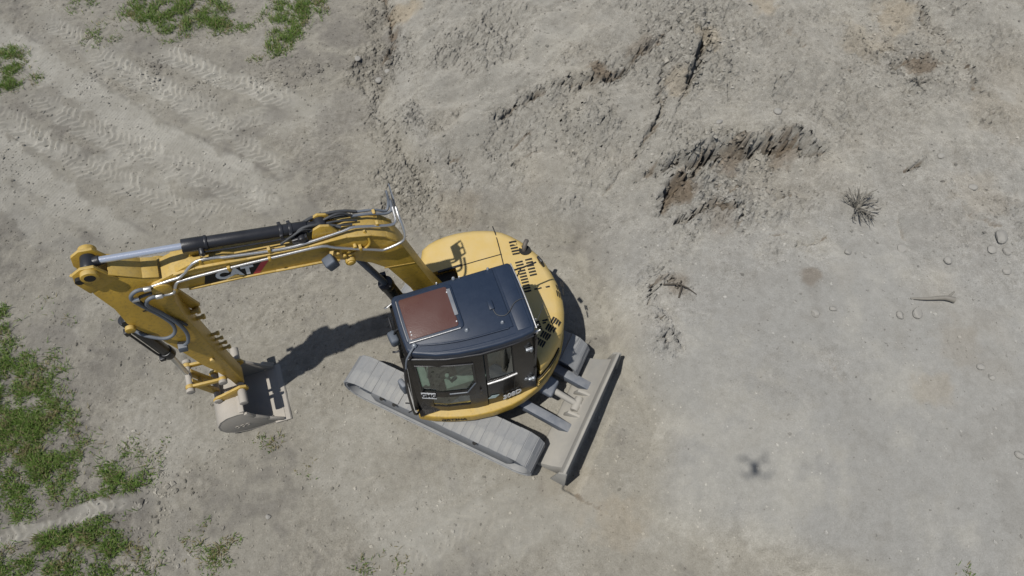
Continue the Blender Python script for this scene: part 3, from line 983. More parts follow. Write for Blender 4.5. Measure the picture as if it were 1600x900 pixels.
sm = MB(); sm.box((0, 0, 0), (1, 1, 1))
slot_bm = sm.bm(); slot_mesh = bpy.data.meshes.new('vent_slot'); slot_bm.to_mesh(slot_mesh); slot_bm.free(); slot_mesh.materials.append(M['slot'])
def slot(x, y, ang, L, W):
    p, n = on_hood(x, y)
    t = Vector((math.cos(ang), math.sin(ang), 0)); t = (t - n * t.dot(n)).normalized(); bvec = n.cross(t)
    R = Matrix((t, bvec, n)).transposed().to_4x4()
    o = bpy.data.objects.new('vent_slot', slot_mesh); COL.objects.link(o); o.parent = hood
    o.matrix_local = Matrix.Translation(p) @ R @ Matrix.Diagonal((L, W, 0.006, 1))  # raised black plate, the shade within a vent painted on
SLOTS = [
 (-0.929,-0.83,3.081,0.104,0.028),
 (-0.925,-0.782,3.068,0.103,0.028),
 (-0.921,-0.735,3.054,0.102,0.028),
 (-0.917,-0.687,3.041,0.102,0.028),
 (-0.914,-0.64,3.027,0.101,0.028),
 (-0.907,-0.5,3.09,0.107,0.026),
 (-0.903,-0.453,3.09,0.107,0.026),
 (-0.899,-0.406,3.089,0.107,0.026),
 (-0.895,-0.359,3.089,0.106,0.026),
 (-0.891,-0.313,3.088,0.106,0.026),
 (-0.887,-0.267,3.087,0.106,0.026),
 (-0.883,-0.221,3.087,0.106,0.026),
 (-0.879,-0.175,3.086,0.106,0.026),
 (-0.875,-0.129,3.086,0.105,0.026),
 (-0.871,-0.084,3.085,0.105,0.026),
 (-0.867,-0.038,3.085,0.105,0.026),
 (-1.044,-0.502,3.103,0.103,0.026),
 (-1.04,-0.452,3.1,0.104,0.026),
 (-1.036,-0.402,3.096,0.105,0.026),
 (-1.031,-0.352,3.093,0.105,0.026),
 (-1.027,-0.303,3.09,0.106,0.026),
 (-1.023,-0.254,3.087,0.107,0.026),
 (-0.991,-0.036,3.012,0.052,0.022),
 (-1.041,-0.031,-3.098,0.05,0.022),
 (-1.138,-0.028,3.084,0.087,0.022),
 (-1.283,-0.016,1.445,0.081,0.018),
 (-1.248,0.091,1.359,0.095,0.018),
 (-1.305,-0.002,1.436,0.083,0.018),
 (-1.27,0.105,1.354,0.097,0.018),
 (-1.327,0.013,1.428,0.086,0.018),
 (-1.291,0.12,1.349,0.1,0.018),
 (-1.349,0.027,1.421,0.088,0.018),
 (-1.313,0.134,1.345,0.102,0.018),
 (-0.83,0.435,3.096,0.07,0.026),
 (-0.832,0.474,3.121,0.065,0.026),
 (-0.834,0.513,-3.132,0.059,0.026),
 (-0.835,0.552,-3.095,0.053,0.026),
 (-0.941,0.441,3.11,0.076,0.024),
 (-0.919,0.474,3.128,0.048,0.02),
 (-1.036,0.466,0.754,0.102,0.026),
 (-1.058,0.492,0.753,0.102,0.026),
 (-1.079,0.518,0.752,0.102,0.026),
 (-1.101,0.544,0.75,0.102,0.026),
 (-0.936,0.542,0.755,0.101,0.026),
 (-0.957,0.568,0.753,0.101,0.026),
 (-0.979,0.594,0.752,0.101,0.026),
 (-1.0,0.62,0.751,0.101,0.026),
 (-0.836,0.618,0.755,0.1,0.026),
 (-0.858,0.643,0.754,0.1,0.026),
 (-0.879,0.669,0.753,0.1,0.026),
 (-0.901,0.695,0.751,0.1,0.026),
 (-0.737,0.693,0.756,0.099,0.026),
 (-0.759,0.718,0.755,0.099,0.026),
 (-0.781,0.743,0.753,0.099,0.026),
 (-0.802,0.769,0.752,0.099,0.026)]
for sx_, sy_, sa_, sl_, sw_ in SLOTS:
    slot(sx_, sy_, sa_, sl_, sw_)


# seams, rail and exhaust on the hood
def strip_on_hood(name, pts, w, mat=None, hgt=0.006):
    mb = MB()
    P = [on_hood(x, y)[0] for x, y in pts]
    for a, b2 in zip(P, P[1:]):
        mb.beam(a, b2, w, hgt)
    return part(name, mb, mat or M['slot'], hood)
strip_on_hood('panel_seam', [(-.745, -1.16), (-.745, -1.02), (-.725, -.80), (-.70, -.58), (-.67, -.38), (-.65, 0.0)], 0.014)
strip_on_hood('panel_seam', [(-.725, -.695), (-.40, -.695), (-.07, -.695)], 0.014)
mb = MB(); mb.box((.02, -.70, 1.50), (.34, .03, .035))
part('hood_rail', mb, M['black'], hood, 0.006)
mb = MB(); mb.box((.13, -.55, 1.18), (.34, .28, .5))
part('boom_well_shade', mb, M['slot'], deck)  # solid black block, coloured as the shade beside the boom foot
# hood latch plates on the curved tail
p, n = on_hood(-1.05, -.66)
mb = MB(); mb.cyl(p - n * .03, p + n * .004, .085, n=24)
part('exhaust_opening', mb, M['slot'], hood)  # black disc on the surface, painted as the shaded hole
mb = MB(); mb.tube([(-1.03, -.65, 1.30), (-1.035, -.655, 1.45), (-1.045, -.675, 1.52), (-1.075, -.715, 1.555), (-1.11, -.755, 1.55)], .032, n=14, smooth=4)
part('exhaust_pipe', mb, M['rust'], hood)
mb = MB(); mb.cyl((-1.105, -.75, 1.5502), (-1.115, -.762, 1.549), .026, n=14)
part('exhaust_bore', mb, M['slot'], hood)
# dark grille on the side below the hood, behind the cab
gp = [(-.62, 1.085), (-.68, 1.06), (-.81, .98), (-.93, .88), (-1.04, .77)]
mb = MB()
for (a, b2) in zip(gp, gp[1:]):
    A0 = Vector((a[0], a[1], .90)); B0 = Vector((b2[0], b2[1], .90))
    mb.add([A0 * 1.0, B0 * 1.0, B0 + Vector((0, 0, .32)), A0 + Vector((0, 0, .32)), A0 * .97, B0 * .97, B0 * .97 + Vector((0, 0, .32)), A0 * .97 + Vector((0, 0, .32))],
           [(0, 1, 2, 3), (3, 2, 6, 7), (0, 4, 5, 1), (0, 3, 7, 4), (1, 5, 6, 2), (4, 7, 6, 5)])
part('side_grille', mb, M['cabpanel'], hood)
mb = MB()
for z in (.98, 1.05, 1.12):
    mb.tube([(x * 1.006, y * 1.006, z) for x, y in gp], .008, n=6, smooth=1)
part('grille_bars', mb, M['yellow'], hood)
mb = MB(); mb.box((-.72, 1.0, 1.30), (.16, .03, .09), Matrix.Rotation(.62, 3, 'Z'))
part('latch_plate', mb, M['hood'], hood, 0.008)

# ---- cab
def ywall(x, z):
    return float(np.interp(x, [-.6, -.2, .2, .6, .95], [1.07, 1.11, 1.09, 1.0, .86])) - .10 * max(0.0, (z - 1.05) / 1.4) ** 1.5

def wall_patch(mb, poly, off=0.0, thick=0.03, ndiv=1):
    """polygon in (x,z) on the door-side wall, with thickness going inwards"""
    out = [(x, ywall(x, z) + off, z) for x, z in poly]
    inn = [(x, ywall(x, z) + off - thick, z) for x, z in poly]
    n = len(poly)
    mb.add(out + inn, [tuple(range(n)), tuple(range(2 * n - 1, n - 1, -1))] + [(i, n + i, n + (i + 1) % n, (i + 1) % n) for i in range(n)])

cab = None
xs = [-.58, -.45, -.29, -.14, .02, .06]
zs = [.86, 1.04, 1.36, 1.50, 1.66, 1.95, 2.22, 2.34, 2.40]
def grid_wall(xs, zs, hole):
    mb = MB()
    for x0, x1 in zip(xs, xs[1:]):
        for z0, z1 in zip(zs, zs[1:]):
            if not hole((x0 + x1) / 2, (z0 + z1) / 2):
                wall_patch(mb, [(x0, z0), (x1, z0), (x1, z1), (x0, z1)])
    return mb
mb = grid_wall(xs, zs, lambda x, z: -.29 < x < .02 and 1.66 < z < 2.34)
# rear, right and front walls, floor
mb.box((-.585, .57, 1.20), (.03, 1.0, .68))
mb.box((-.585, .10, 1.95), (.03, .10, .86)); mb.box((-.585, .96, 1.95), (.03, .16, .86)); mb.box((-.585, .55, 2.35), (.03, .9, .08))
mb.box((.18, .055, 1.02), (1.50, .03, .34))
for x in (-.54, .12, .90):
    mb.box((x, .055, 1.78), (.08, .034, 1.20))
mb.box((.18, .055, 2.36), (1.50, .032, .08))
mb.beam((.985, .10, .88), (.90, .10, 2.38), .09, .05, up=(1, 0, 0))
mb.beam((.985, .83, .88), (.90, .74, 2.38), .07, .06, up=(1, 0, 0))
mb.box((.985, .46, .94), (.04, .74, .16)); mb.box((.915, .43, 2.34), (.04, .66, .08))
mb.box((.20, .52, .885), (1.54, .90, .03))
cab = part('cab_shell', mb, M['cabpanel'], exc)

# door with its two windows
dx = [.075, .12, .22, .30, .45, .60, .76, .84, .94]
mb = MB()
def hole_door(x, z):
    return (.22 < x < .84 and 1.50 < z < 2.22) or (.30 < x < .76 and 1.04 < z < 1.36)
for x0, x1 in zip(dx, dx[1:]):
    for z0, z1 in zip(zs, zs[1:]):
        xm, zm = (x0 + x1) / 2, (z0 + z1) / 2
        if not hole_door(xm, zm):
            wall_patch(mb, [(x0, z0), (x1, z0), (x1, z1), (x0, z1)], off=0.008, thick=.035)
wall_patch(mb, [(.22, 1.50), (.30, 1.50), (.22, 1.72)], off=0.008, thick=.035)
door = part('door', mb, M['cabpanel'], cab)
def wall_pane(mbx, poly):
    mbx.add([(x, ywall(x, z) - .008, z) for x, z in poly], [(0, 1, 2, 3)])
m2 = MB()
for a, b2 in zip([.22, .30, .45, .60, .76], [.30, .45, .60, .76, .84]):
    wall_pane(m2, [(a, 1.50), (b2, 1.50), (b2, 2.22), (a, 2.22)])
part('door_window', m2, M['glass'], cab)
m2 = MB()
for a, b2 in zip([.30, .45, .60], [.45, .60, .76]):
    wall_pane(m2, [(a, 1.04), (b2, 1.04), (b2, 1.36), (a, 1.36)])
part('door_window', m2, M['glass'], cab)
m2 = MB()
for a, b2 in zip([-.29, -.14], [-.14, .02]):
    wall_pane(m2, [(a, 1.66), (b2, 1.66), (b2, 2.34), (a, 2.34)])
part('side_window', m2, M['glass'], cab)
mb = MB(); mb.add([(.975, .15, 1.02), (.975, .79, 1.02), (.905, .72, 2.30), (.905, .15, 2.30)], [(0, 1, 2, 3)])
part('windscreen', mb, M['glass'], cab)
mb = MB(); mb.add([(-.50, .055, 1.19), (.86, .055, 1.19), (.86, .055, 2.32), (-.50, .055, 2.32)], [(0, 1, 2, 3)])
part('side_window', mb, M['glass'], cab)
mb = MB(); mb.add([(-.585, .15, 1.54), (-.585, .88, 1.54), (-.585, .88, 2.31), (-.585, .15, 2.31)], [(0, 1, 2, 3)])
part('rear_window', mb, M['glass'], cab)
def wall_line(name, pts, r, mat, off=.012):
    m3 = MB(); m3.tube([(x, ywall(x, z) + off, z) for x, z in pts], r, n=8, smooth=1)
    return part(name, m3, mat, cab)
wall_line('window_trim', [(-.33, 1.635), (-.14, 1.615), (.06, 1.595)], .017, M['pipe'])
wall_line('window_trim', [(.54, 1.475), (.32, 1.475), (.205, 1.73)], .009, M['bluesteel'], .018)
wall_line('window_trim', [(.205, 1.73), (.205, 2.235), (.45, 2.235), (.855, 2.235), (.865, 1.49)], .010, M['black'], .014)
wall_line('rain_gutter', [(.93, 2.385), (.5, 2.40), (.1, 2.405), (-.3, 2.41), (-.56, 2.41)], .016, M['black'], .012)
wall_line('door_seam', [(-.29, .90), (-.295, 1.6), (-.28, 2.38)], .006, M['slot'], .004)
for x, z in ((-.50, 2.14), (-.53, 1.30)):
    m3 = MB(); y = ywall(x, z)
    m3.box((x, y + .02, z), (.09, .035, .05)); m3.cyl((x - .02, y + .03, z - .05), (x - .02, y + .03, z + .05), .018, n=10)
    part('door_hinge', m3, M['bolt'], cab, .005)
wall_line('door_handle', [(.15, 1.38), (.15, 1.50)], .014, M['black'], .03)
m3 = MB(); m3.cyl((-.46, ywall(-.46, 1.32), 1.32), (-.46, ywall(-.46, 1.32) + .012, 1.32), .03, n=14)
part('lock', m3, M['bolt'], cab)

# inside of the cab
mb = MB()
mb.box((.12, .52, 1.25), (.48, .46, .14)); mb.box((.14, .52, 1.05), (.36, .36, .26))
mb.beam((-.10, .52, 1.28), (-.24, .52, 1.95), .44, .12, up=(1, 0, 0)); mb.beam((-.25, .52, 1.97), (-.27, .52, 2.14), .26, .09, up=(1, 0, 0))
part('operator_seat', mb, M['seat'], cab, .035, 3)
for y in (.20, .84):
    mb = MB(); mb.box((.26, y, 1.30), (.58, .14, .22)); mb.cyl((.46, y, 1.40), (.50, y, 1.60), .014); mb.cyl((.50, y, 1.58), (.51, y, 1.68), .028)
    part('control_console', mb, M['seat'], cab, .01)
mb = MB(); mb.box((.80, .46, .98), (.14, .40, .16)); mb.cyl((.74, .38, 1.0), (.70, .38, 1.42), .014); mb.cyl((.74, .54, 1.0), (.70, .54, 1.42), .014)
part('travel_levers', mb, M['seat'], cab, .006)

# roof
roof_poly = [(.905, .06), (.915, .45), (.90, .74), (.86, .80), (.6, .915), (.35, .975), (.1, 1.005), (-.15, 1.02), (-.40, 1.015), (-.575, .99), (-.605, .90), (-.61, .10), (-.58, .02), (.86, .015)]
mb = MB(); mb.prism(roof_poly, 'z', 2.395, 2.53)
roof = part('cab_roof', mb, M['roof'], exc, 0.055, 5, smooth=60)
# raised middle of the roof with its long curved shoulder
mb = MB(); mb.prism([(.84, .05), (.83, .70), (.6, .78), (.2, .84), (-.36, .86), (-.36, .05)], 'z', 2.50, 2.545)
part('roof_crown', mb, M['roof'], roof, 0.012, 2, smooth=60)
mb = MB(); mb.prism([(-.385, .045), (-.385, .93), (-.56, .93), (-.57, .045)], 'z', 2.50, 2.538)
part('roof_tail', mb, M['roof'], roof, 0.012, 2, smooth=60)
mb = MB(); mb.tube([(.74, .735, 2.545), (.5, .80, 2.547), (.2, .845, 2.548), (-.30, .865, 2.547)], .010, n=8)
part('roof_rib', mb, M['roof'], roof)
mb = MB(); mb.tube([(.80, .80, 2.515), (.55, .885, 2.52), (.2, .935, 2.52), (-.2, .955, 2.52), (-.36, .95, 2.52)], .014, n=8)
part('roof_rib', mb, M['roof'], roof)
def rrect(x0, x1, y0, y1, r, n=5):
    out = []
    for cx, cy, a0 in ((x1 - r, y1 - r, 0), (x0 + r, y1 - r, 90), (x0 + r, y0 + r, 180), (x1 - r, y0 + r, 270)):
        for k in range(n + 1):
            a = math.radians(a0 + 90 * k / n)
            out.append((cx + r * math.cos(a), cy + r * math.sin(a)))
    return out
mb = MB(); mb.prism(rrect(.175, .865, .075, .695, .06), 'z', 2.53, 2.562)
hatch = part('roof_hatch', mb, M['roof'], roof, 0.010, 2, smooth=60)
mb = MB(); mb.prism(rrect(.235, .825, .115, .655, .035), 'z', 2.555, 2.570)
part('hatch_panel', mb, M['hatch'], roof, 0.006, 2, label='reddish brown tinted roof hatch panel')
mb = MB(); mb.tube([(.84, .685, 2.566), (.55, .69, 2.568), (.23, .69, 2.566)], .009, n=8)
mb.tube([(.85, .12, 2.562), (.855, .4, 2.562), (.85, .66, 2.562)], .008, n=8)
part('hatch_trim', mb, M['pipe'], roof)
mb = MB(); mb.box((.225, .34, 2.574), (.045, .36, .008))
part('hatch_hinge', mb, M['bluesteel'], roof, .002)
bolts = [(.12, .035, .020), (-.31, .045, .016), (-.25, .775, .020), (.17, .735, .024), (.795, .725, .028)]
for x, y, r in bolts:
    mb = MB(); mb.cyl((x, y, 2.535), (x, y, 2.565), r * 1.2, r * 1.0, n=16); mb.cyl((x, y, 2.565), (x, y, 2.582), r, r * .45, n=16)
    part('roof_bolt', mb, M['bolt'], roof, .004)
for x, y in ((.25, .20), (.25, .60), (.79, .56), (.79, .60), (.05, .045), (.33, .04)):
    mb = MB(); mb.cyl((x, y, 2.545), (x, y, 2.58), .008, n=8)
    part('rivet', mb, M['white'], roof)
mb = MB(); mb.box((-.19, .52, 2.555), (.06, .12, .03))
ant = part('antenna_box', mb, M['roof'], roof, .008)
mb = MB(); mb.tube([(-.20, .58, 2.556), (-.22, .66, 2.552), (-.30, .70, 2.552), (-.38, .66, 2.548), (-.46, .58, 2.545), (-.56, .55, 2.54), (-.62, .56, 2.50)], .006, n=6)
part('antenna_wire', mb, M['rubber'], roof)
mb = MB(); mb.tube([(-.62, .86, 2.40), (-.70, .80, 2.50), (-.78, .72, 2.62)], .005, n=6)
part('whip_antenna', mb, M['rubber'], roof)
for y in (.80, .88, .95):
    mb = MB(); mb.box((-.605, y, 2.43 - (y - .8) * .3), (.05, .03, .06)); mb.cyl((-.62, y, 2.40), (-.66, y, 2.42), .012, n=8)
    part('rear_clip', mb, M['pipe'], roof, .004)
mb = MB(); mb.tube([(-.60, .04, 2.51), (-.612, .3, 2.52), (-.615, .6, 2.52), (-.61, .95, 2.50)], .009, n=6)
part('roof_edge_trim', mb, M['pipe'], roof)
# front corner fittings
mb = MB(); mb.tube([(.80, .74, 2.56), (.87, .80, 2.54), (.93, .83, 2.44), (.96, .86, 2.30)], .012, n=8)
part('washer_hose', mb, M['greyhose'], roof)
mb = MB(); mb.tube([(.90, .07, 2.46), (.98, .10, 2.44), (1.0, .07, 2.40), (.96, .04, 2.36)], .010, n=8)
part('wiper_pipe', mb, M['pipe'], roof)

# mirrors, rails and lamps
mb = MB()
mb.tube([(-.585, .06, 2.36), (-.74, .03, 2.30), (-.96, -.02, 2.24)], .011, n=8, smooth=2)
mb.tube([(-.60, .16, 2.20), (-.74, .03, 2.29)], .009, n=8, smooth=1)
arm = part('mirror_arm', mb, M['black'], exc)
mb = MB(); mb.box((-1.03, -.03, 2.20), (.035, .10, .20), Matrix.Rotation(.3, 3, 'Z') @ Matrix.Rotation(.25, 3, 'Y'))
part('mirror', mb, M['black'], arm, .012, 3)
mb = MB(); mb.box((1.0, .43, 2.27), (.11, .17, .15), Matrix.Rotation(.15, 3, 'Z'))
part('front_mirror', mb, M['lamp'], exc, .035, 3)
mb = MB(); mb.tube([(.91, .40, 2.42), (.96, .40, 2.38), (.99, .43, 2.30)], .012, n=8)
part('mirror_bracket', mb, M['black'], exc)
mb = MB(); mb.tube([(.97, .60, 2.26), (1.02, .60, 2.26), (1.05, .58, 2.24)], .013, n=8)
part('hand_hold', mb, M['black'], exc)
mb = MB()
mb.tube([(.97, .90, .86), (1.03, .92, .92), (1.035, .90, 1.30), (1.02, .86, 1.75), (.985, .82, 2.10), (.95, .80, 2.20)], .016, n=10)
mb.tube([(1.035, .90, 1.28), (1.10, .88, 1.30)], .009, n=6, smooth=1)
mb.tube([(1.03, .90, 1.02), (1.10, .92, 1.04)], .009, n=6, smooth=1)
part('grab_rail', mb, M['black'], exc)
mb = MB(); mb.box((1.06, .80, 1.66), (.07, .13, .26), Matrix.Rotation(.35, 3, 'Z'))
part('side_mirror', mb, M['bluesteel'], exc, .025, 3)
mb = MB(); mb.tube([(.99, .28, 2.20), (1.0, .20, 1.9), (.985, .16, 1.5)], .012, n=8)
mb.tube([(.985, .14, 2.25), (.985, .30, 2.2), (.985, .34, 1.95)], .012, n=8)
part('wiper', mb, M['black'], exc)

# ---- lettering
def lettering(name, text, mat, parent, origin, xdir, up, size, bold=0.0, depth=.002, sx=1.0):
    cu = bpy.data.curves.new(name, 'FONT'); cu.body = text; cu.size = size; cu.offset = bold; cu.extrude = depth
    cu.align_x = 'CENTER'; cu.align_y = 'CENTER'; cu.resolution_u = 3
    t = bpy.data.objects.new(name, cu); COL.objects.link(t)
    dg = bpy.context.evaluated_depsgraph_get()
    me = bpy.data.meshes.new_from_object(t.evaluated_get(dg))
    bpy.data.objects.remove(t)
    me.name = name; me.materials.clear(); me.materials.append(mat)
    xd = Vector(xdir).normalized(); u = Vector(up); u = (u - xd * u.dot(xd)).normalized(); nrm = xd.cross(u)
    R = Matrix((xd * sx, u, nrm)).transposed().to_4x4()
    me.transform(Matrix.Translation(Vector(origin)) @ R)
    return link(bpy.data.objects.new(name, me), parent)

def wall_frame(x, z):
    e = .05
    t = Vector((-e * 2, ywall(x - e, z) - ywall(x + e, z), 0)).normalized()
    u = Vector((0, ywall(x, z + e) - ywall(x, z - e), e * 2)).normalized()
    return Vector((x, ywall(x, z), z)), t, u
p, t, u = wall_frame(-.255, 1.03)
lettering('model_number', '308D', M['white'], cab, p + t.cross(u) * .012, t, u, .19, .007, sx=.62)
p, t, u = wall_frame(-.005, 1.13)
mb = MB(); nrm = t.cross(u)
q = [p + nrm * .006 + t * a + u * c for a, c in ((-.075, -.02), (-.02, .055), (.075, .03), (.02, -.05))]
mb.add(q + [v + nrm * .003 for v in q], [(3, 2, 1, 0), (4, 5, 6, 7), (0, 1, 5, 4), (1, 2, 6, 5), (2, 3, 7, 6), (3, 0, 4, 7)])
part('diamond_sticker', mb, M['palegreen'], cab)
p, t, u = wall_frame(.785, 1.42)
mb = MB(); nrm = t.cross(u)
q = [p + nrm * .020 + t * a + u * c for a, c in ((-.092, -.09), (-.092, .09), (.092, .09), (.092, -.09))]
mb.add(q + [v + nrm * .003 for v in q], [(3, 2, 1, 0), (4, 5, 6, 7), (0, 1, 5, 4), (1, 2, 6, 5), (2, 3, 7, 6), (3, 0, 4, 7)])
part('window_sticker', mb, M['white'], cab)
lettering('sticker_print', 'GMG', M['slot'], cab, p + nrm * .0255, t, u, .15, .005, sx=.56)
ga = Vector((.70, 1.072, .775)); gb = Vector((.42, 1.152, .775)); gt = (gb - ga).normalized()
lettering('deck_lettering', 'GRT2HA', M['slot'], deck, (ga + gb) / 2 + Vector((0, .008, .01)), gt, (0, 0, 1), .095, .002, sx=.92)

# ---- boom, stick and bucket: all in one upright plane to the right of the cab
L0 = -0.42
def B(s, z, l=0.0):
    return (s, L0 + l, z)

boom_top = [(3.10, 3.70), (2.92, 3.76), (2.70, 3.77), (2.20, 3.68), (1.56, 3.59), (1.15, 3.565), (.89, 3.47), (.74, 3.36), (.64, 3.22), (.57, 2.98), (.35, 2.05), (.15, 1.40), (.10, 1.22)]
boom_bot = [(.30, 1.10), (.46, 1.30), (.62, 2.05), (.74, 2.42), (.82, 2.66), (.98, 2.88), (1.12, 3.01), (1.31, 3.14), (1.47, 3.20), (1.99, 3.29), (2.32, 3.35), (2.66, 3.39), (2.88, 3.42), (3.08, 3.50), (3.17, 3.60)]
mb = MB(); mb.prism(boom_top + boom_bot, 'y', L0 - .135, L0 + .135)
boom = part('boom', mb, M['yellow'], exc, 0.012, 2, smooth=35)
# bottom flange standing proud on both sides
mb = MB()
fl = boom_bot[7:13]
for (a, b2) in zip(fl, fl[1:]):
    mb.beam(B(a[0], a[1] + .008), B(b2[0], b2[1] + .008), .315, .022)
part('bottom_flange', mb, M['yellow'], boom, .004)
mb = MB()
for (a, b2) in zip(boom_top[1:8], boom_top[2:9]):
    mb.beam(B(a[0], a[1] - .012), B(b2[0], b2[1] - .012), .305, .020)
part('top_flange', mb, M['yellow'], boom, .004)
mb = MB(); mb.beam(B(.86, 2.70, .137), B(.50, 2.62, .137), .006, .016)
part('weld_bead', mb, M['yellow'], boom)
mb = MB(); mb.beam(B(.36, 1.95, .06), B(.44, 1.93, .135), .012, .01)
part('weld_bead', mb, M['yellow'], boom)
# pivot pins and lugs
mb = MB(); mb.cyl(B(.27, 1.28, -.24), B(.27, 1.28, .24), .085, n=20)
part('foot_pin', mb, M['black'], boom, .006)
for l in (-.20, .20):
    mb = MB(); mb.prism([(.02, .86), (.05, 1.32), (.18, 1.42), (.38, 1.40), (.50, 1.25), (.52, .86)], 'y', L0 + l - .022, L0 + l + .022)
    part('foot_bracket', mb, M['yellow'], deck, .008)
for l in (-.075, .075):
    mb = MB(); mb.prism([(1.52, 3.56), (1.46, 3.76), (1.38, 3.80), (1.29, 3.76), (1.18, 3.54)], 'y', L0 + l - .015, L0 + l + .015)
    part('cylinder_lug', mb, M['yellow'], boom, .005)
mb = MB(); mb.cyl(B(1.20, 3.12, -.20), B(1.20, 3.12, .20), .058, n=18); mb.cyl(B(1.20, 3.12, .19), B(1.20, 3.12, .215), .04, n=12)
part('cylinder_pin', mb, M['yellow'], boom, .006)
mb = MB(); mb.prism([(2.78, 3.70), (2.66, 3.93), (2.55, 3.90), (2.40, 3.72)], 'y', L0 - .10, L0 + .02)
part('rest_bracket', mb, M['yellow'], boom, .008)
mb = MB(); mb.prism([(2.95, 3.74), (2.72, 3.83), (2.40, 3.77), (2.30, 3.70), (2.9, 3.66)], 'y', L0 + .03, L0 + .125)
part('tip_cover', mb, M['yellow'], boom, .008)
mb = MB(); mb.cyl(B(3.10, 3.60, -.19), B(3.10, 3.60, .19), .10, n=24)
part('stick_pivot', mb, M['yellow'], boom, .01)

# hydraulic pipes along the boom
def pipe(name, pts, r, mat, parent, n=10, smooth=4):
    mb = MB(); mb.tube(pts, r, n=n, smooth=smooth)
    return part(name, mb, mat, parent)
pipe('steel_pipe', [B(3.20, 3.68, .16), B(2.98, 3.70, .16), B(2.86, 3.71, .155), B(2.70, 3.82, .12), B(2.58, 3.83, .11), B(2.44, 3.79, .11), B(2.36, 3.77, .12), B(1.86, 3.66, .13), B(1.60, 3.635, .13), B(1.18, 3.62, .10), B(1.06, 3.61, .08), B(.86, 3.53, .08), B(.66, 3.44, .07), B(.60, 3.43, .03), B(.585, 3.45, -.08), B(.58, 3.48, -.22)], .0165, M['pipe'], boom, smooth=3)
pipe('steel_pipe', [B(3.13, 3.52, .19), B(3.02, 3.50, .185), B(2.94, 3.63, .17), B(2.84, 3.64, .16), B(2.36, 3.615, .155), B(1.81, 3.58, .16), B(1.43, 3.55, .165), B(1.30, 3.46, .172), B(.90, 3.20, .172), B(.80, 3.15, .172), B(.60, 3.20, .17), B(.545, 3.27, .15), B(.54, 3.38, .08), B(.55, 3.46, .0), B(.55, 3.50, -.1)], .0165, M['pipe'], boom, smooth=3)
pipe('steel_pipe', [B(2.30, 3.80, .04), B(1.95, 3.72, .04), B(1.6, 3.66, .045)], .011, M['yellow'], boom)
pipe('steel_pipe', [B(1.05, 3.62, -.06), B(.84, 3.55, -.07), B(.68, 3.46, -.08), B(.60, 3.45, -.12), B(.585, 3.52, -.20)], .016, M['greyhose'], boom)
pipe('steel_pipe', [B(1.02, 3.60, -.115), B(.80, 3.53, -.125), B(.66, 3.44, -.13), B(.61, 3.50, -.20), B(.60, 3.55, -.23)], .016, M['greyhose'], boom)
# clamps on the pipes
for s, z, l in ((2.98, 3.53, .165), (2.40, 3.61, .15), (1.98, 3.58, .15), (1.05, 3.30, .16), (2.62, 3.81, .10), (1.95, 3.69, .12), (.80, 3.52, .06), (.80, 3.52, -.09)):
    mb = MB(); mb.box(B(s, z, l), (.035, .06, .075))
    part('pipe_clamp', mb, M['yellow'], boom, .008)
# hose bracket standing up behind the elbow
br = MB(); yb = L0 - .25
br.box((.55, yb, 3.31), (.012, .24, .28))
br.box((.55, yb + .02, 3.60), (.012, .20, .035))
for dy_, w_ in ((-.105, .03), (.0, .03), (.105, .03)):
    br.box((.55, yb + dy_, 3.52), (.012, w_, .15))
part('hose_bracket', br, M['greyhose'], boom, .003)
pipe('bracket_loop', [B(.60, 3.40, -.12), B(.60, 3.56, -.22), B(.60, 3.60, -.26), B(.60, 3.54, -.29), B(.60, 3.36, -.24)], .012, M['greyhose'], boom)
# hoses between the stick cylinder foot and the pipes
pipe('hose', [B(1.56, 3.77, -.03), B(1.42, 3.76, -.08), B(1.24, 3.71, -.11), B(1.10, 3.66, -.12), B(.98, 3.60, -.115)], .019, M['rubber'], boom)
pipe('hose', [B(1.70, 3.72, .06), B(1.56, 3.80, .05), B(1.42, 3.78, .04), B(1.28, 3.68, .02), B(1.18, 3.64, .06)], .017, M['rubber'], boom)
pipe('hose', [B(1.50, 3.70, .02), B(1.34, 3.74, -.02), B(1.16, 3.74, -.05), B(1.04, 3.63, -.06)], .015, M['rubber'], boom)
pipe('hose', [B(1.82, 3.70, .10), B(1.66, 3.78, .09), B(1.55, 3.79, .06), B(1.44, 3.70, .04)], .014, M['rubber'], boom)
pipe('hose', [B(.96, 3.52, .10), B(.93, 3.36, .15), B(1.00, 3.26, .155), B(1.12, 3.22, .15), B(1.20, 3.20, .15)], .015, M['yellow'], boom)
for q, (s0, l0_, s1, l1_) in enumerate(((1.50, -.05, .98, -.09), (1.46, .0, 1.0, -.03), (1.52, .05, 1.06, .02), (1.44, -.10, 1.10, -.115))):
    zt = lambda s: float(np.interp(s, [.9, 1.15, 1.56], [3.50, 3.60, 3.66]))
    pipe('hose', [B(s0, zt(s0) + .05, l0_), B(s0 * .7 + s1 * .3, zt(s0 * .7 + s1 * .3) + .07 + .015 * q, l0_ * .5 + l1_ * .5 + .02), B(s0 * .35 + s1 * .65, zt(s0 * .35 + s1 * .65) + .05, l1_ + .015), B(s1, zt(s1) + .015, l1_)], .012, M['rubber'], boom)
mb = MB(); mb.box(B(1.62, 3.68, .085), (.17, .07, .09)); mb.cyl(B(1.60, 3.70, .06), B(1.60, 3.70, .14), .045, n=14)
part('valve_block', mb, M['black'], boom, .012)
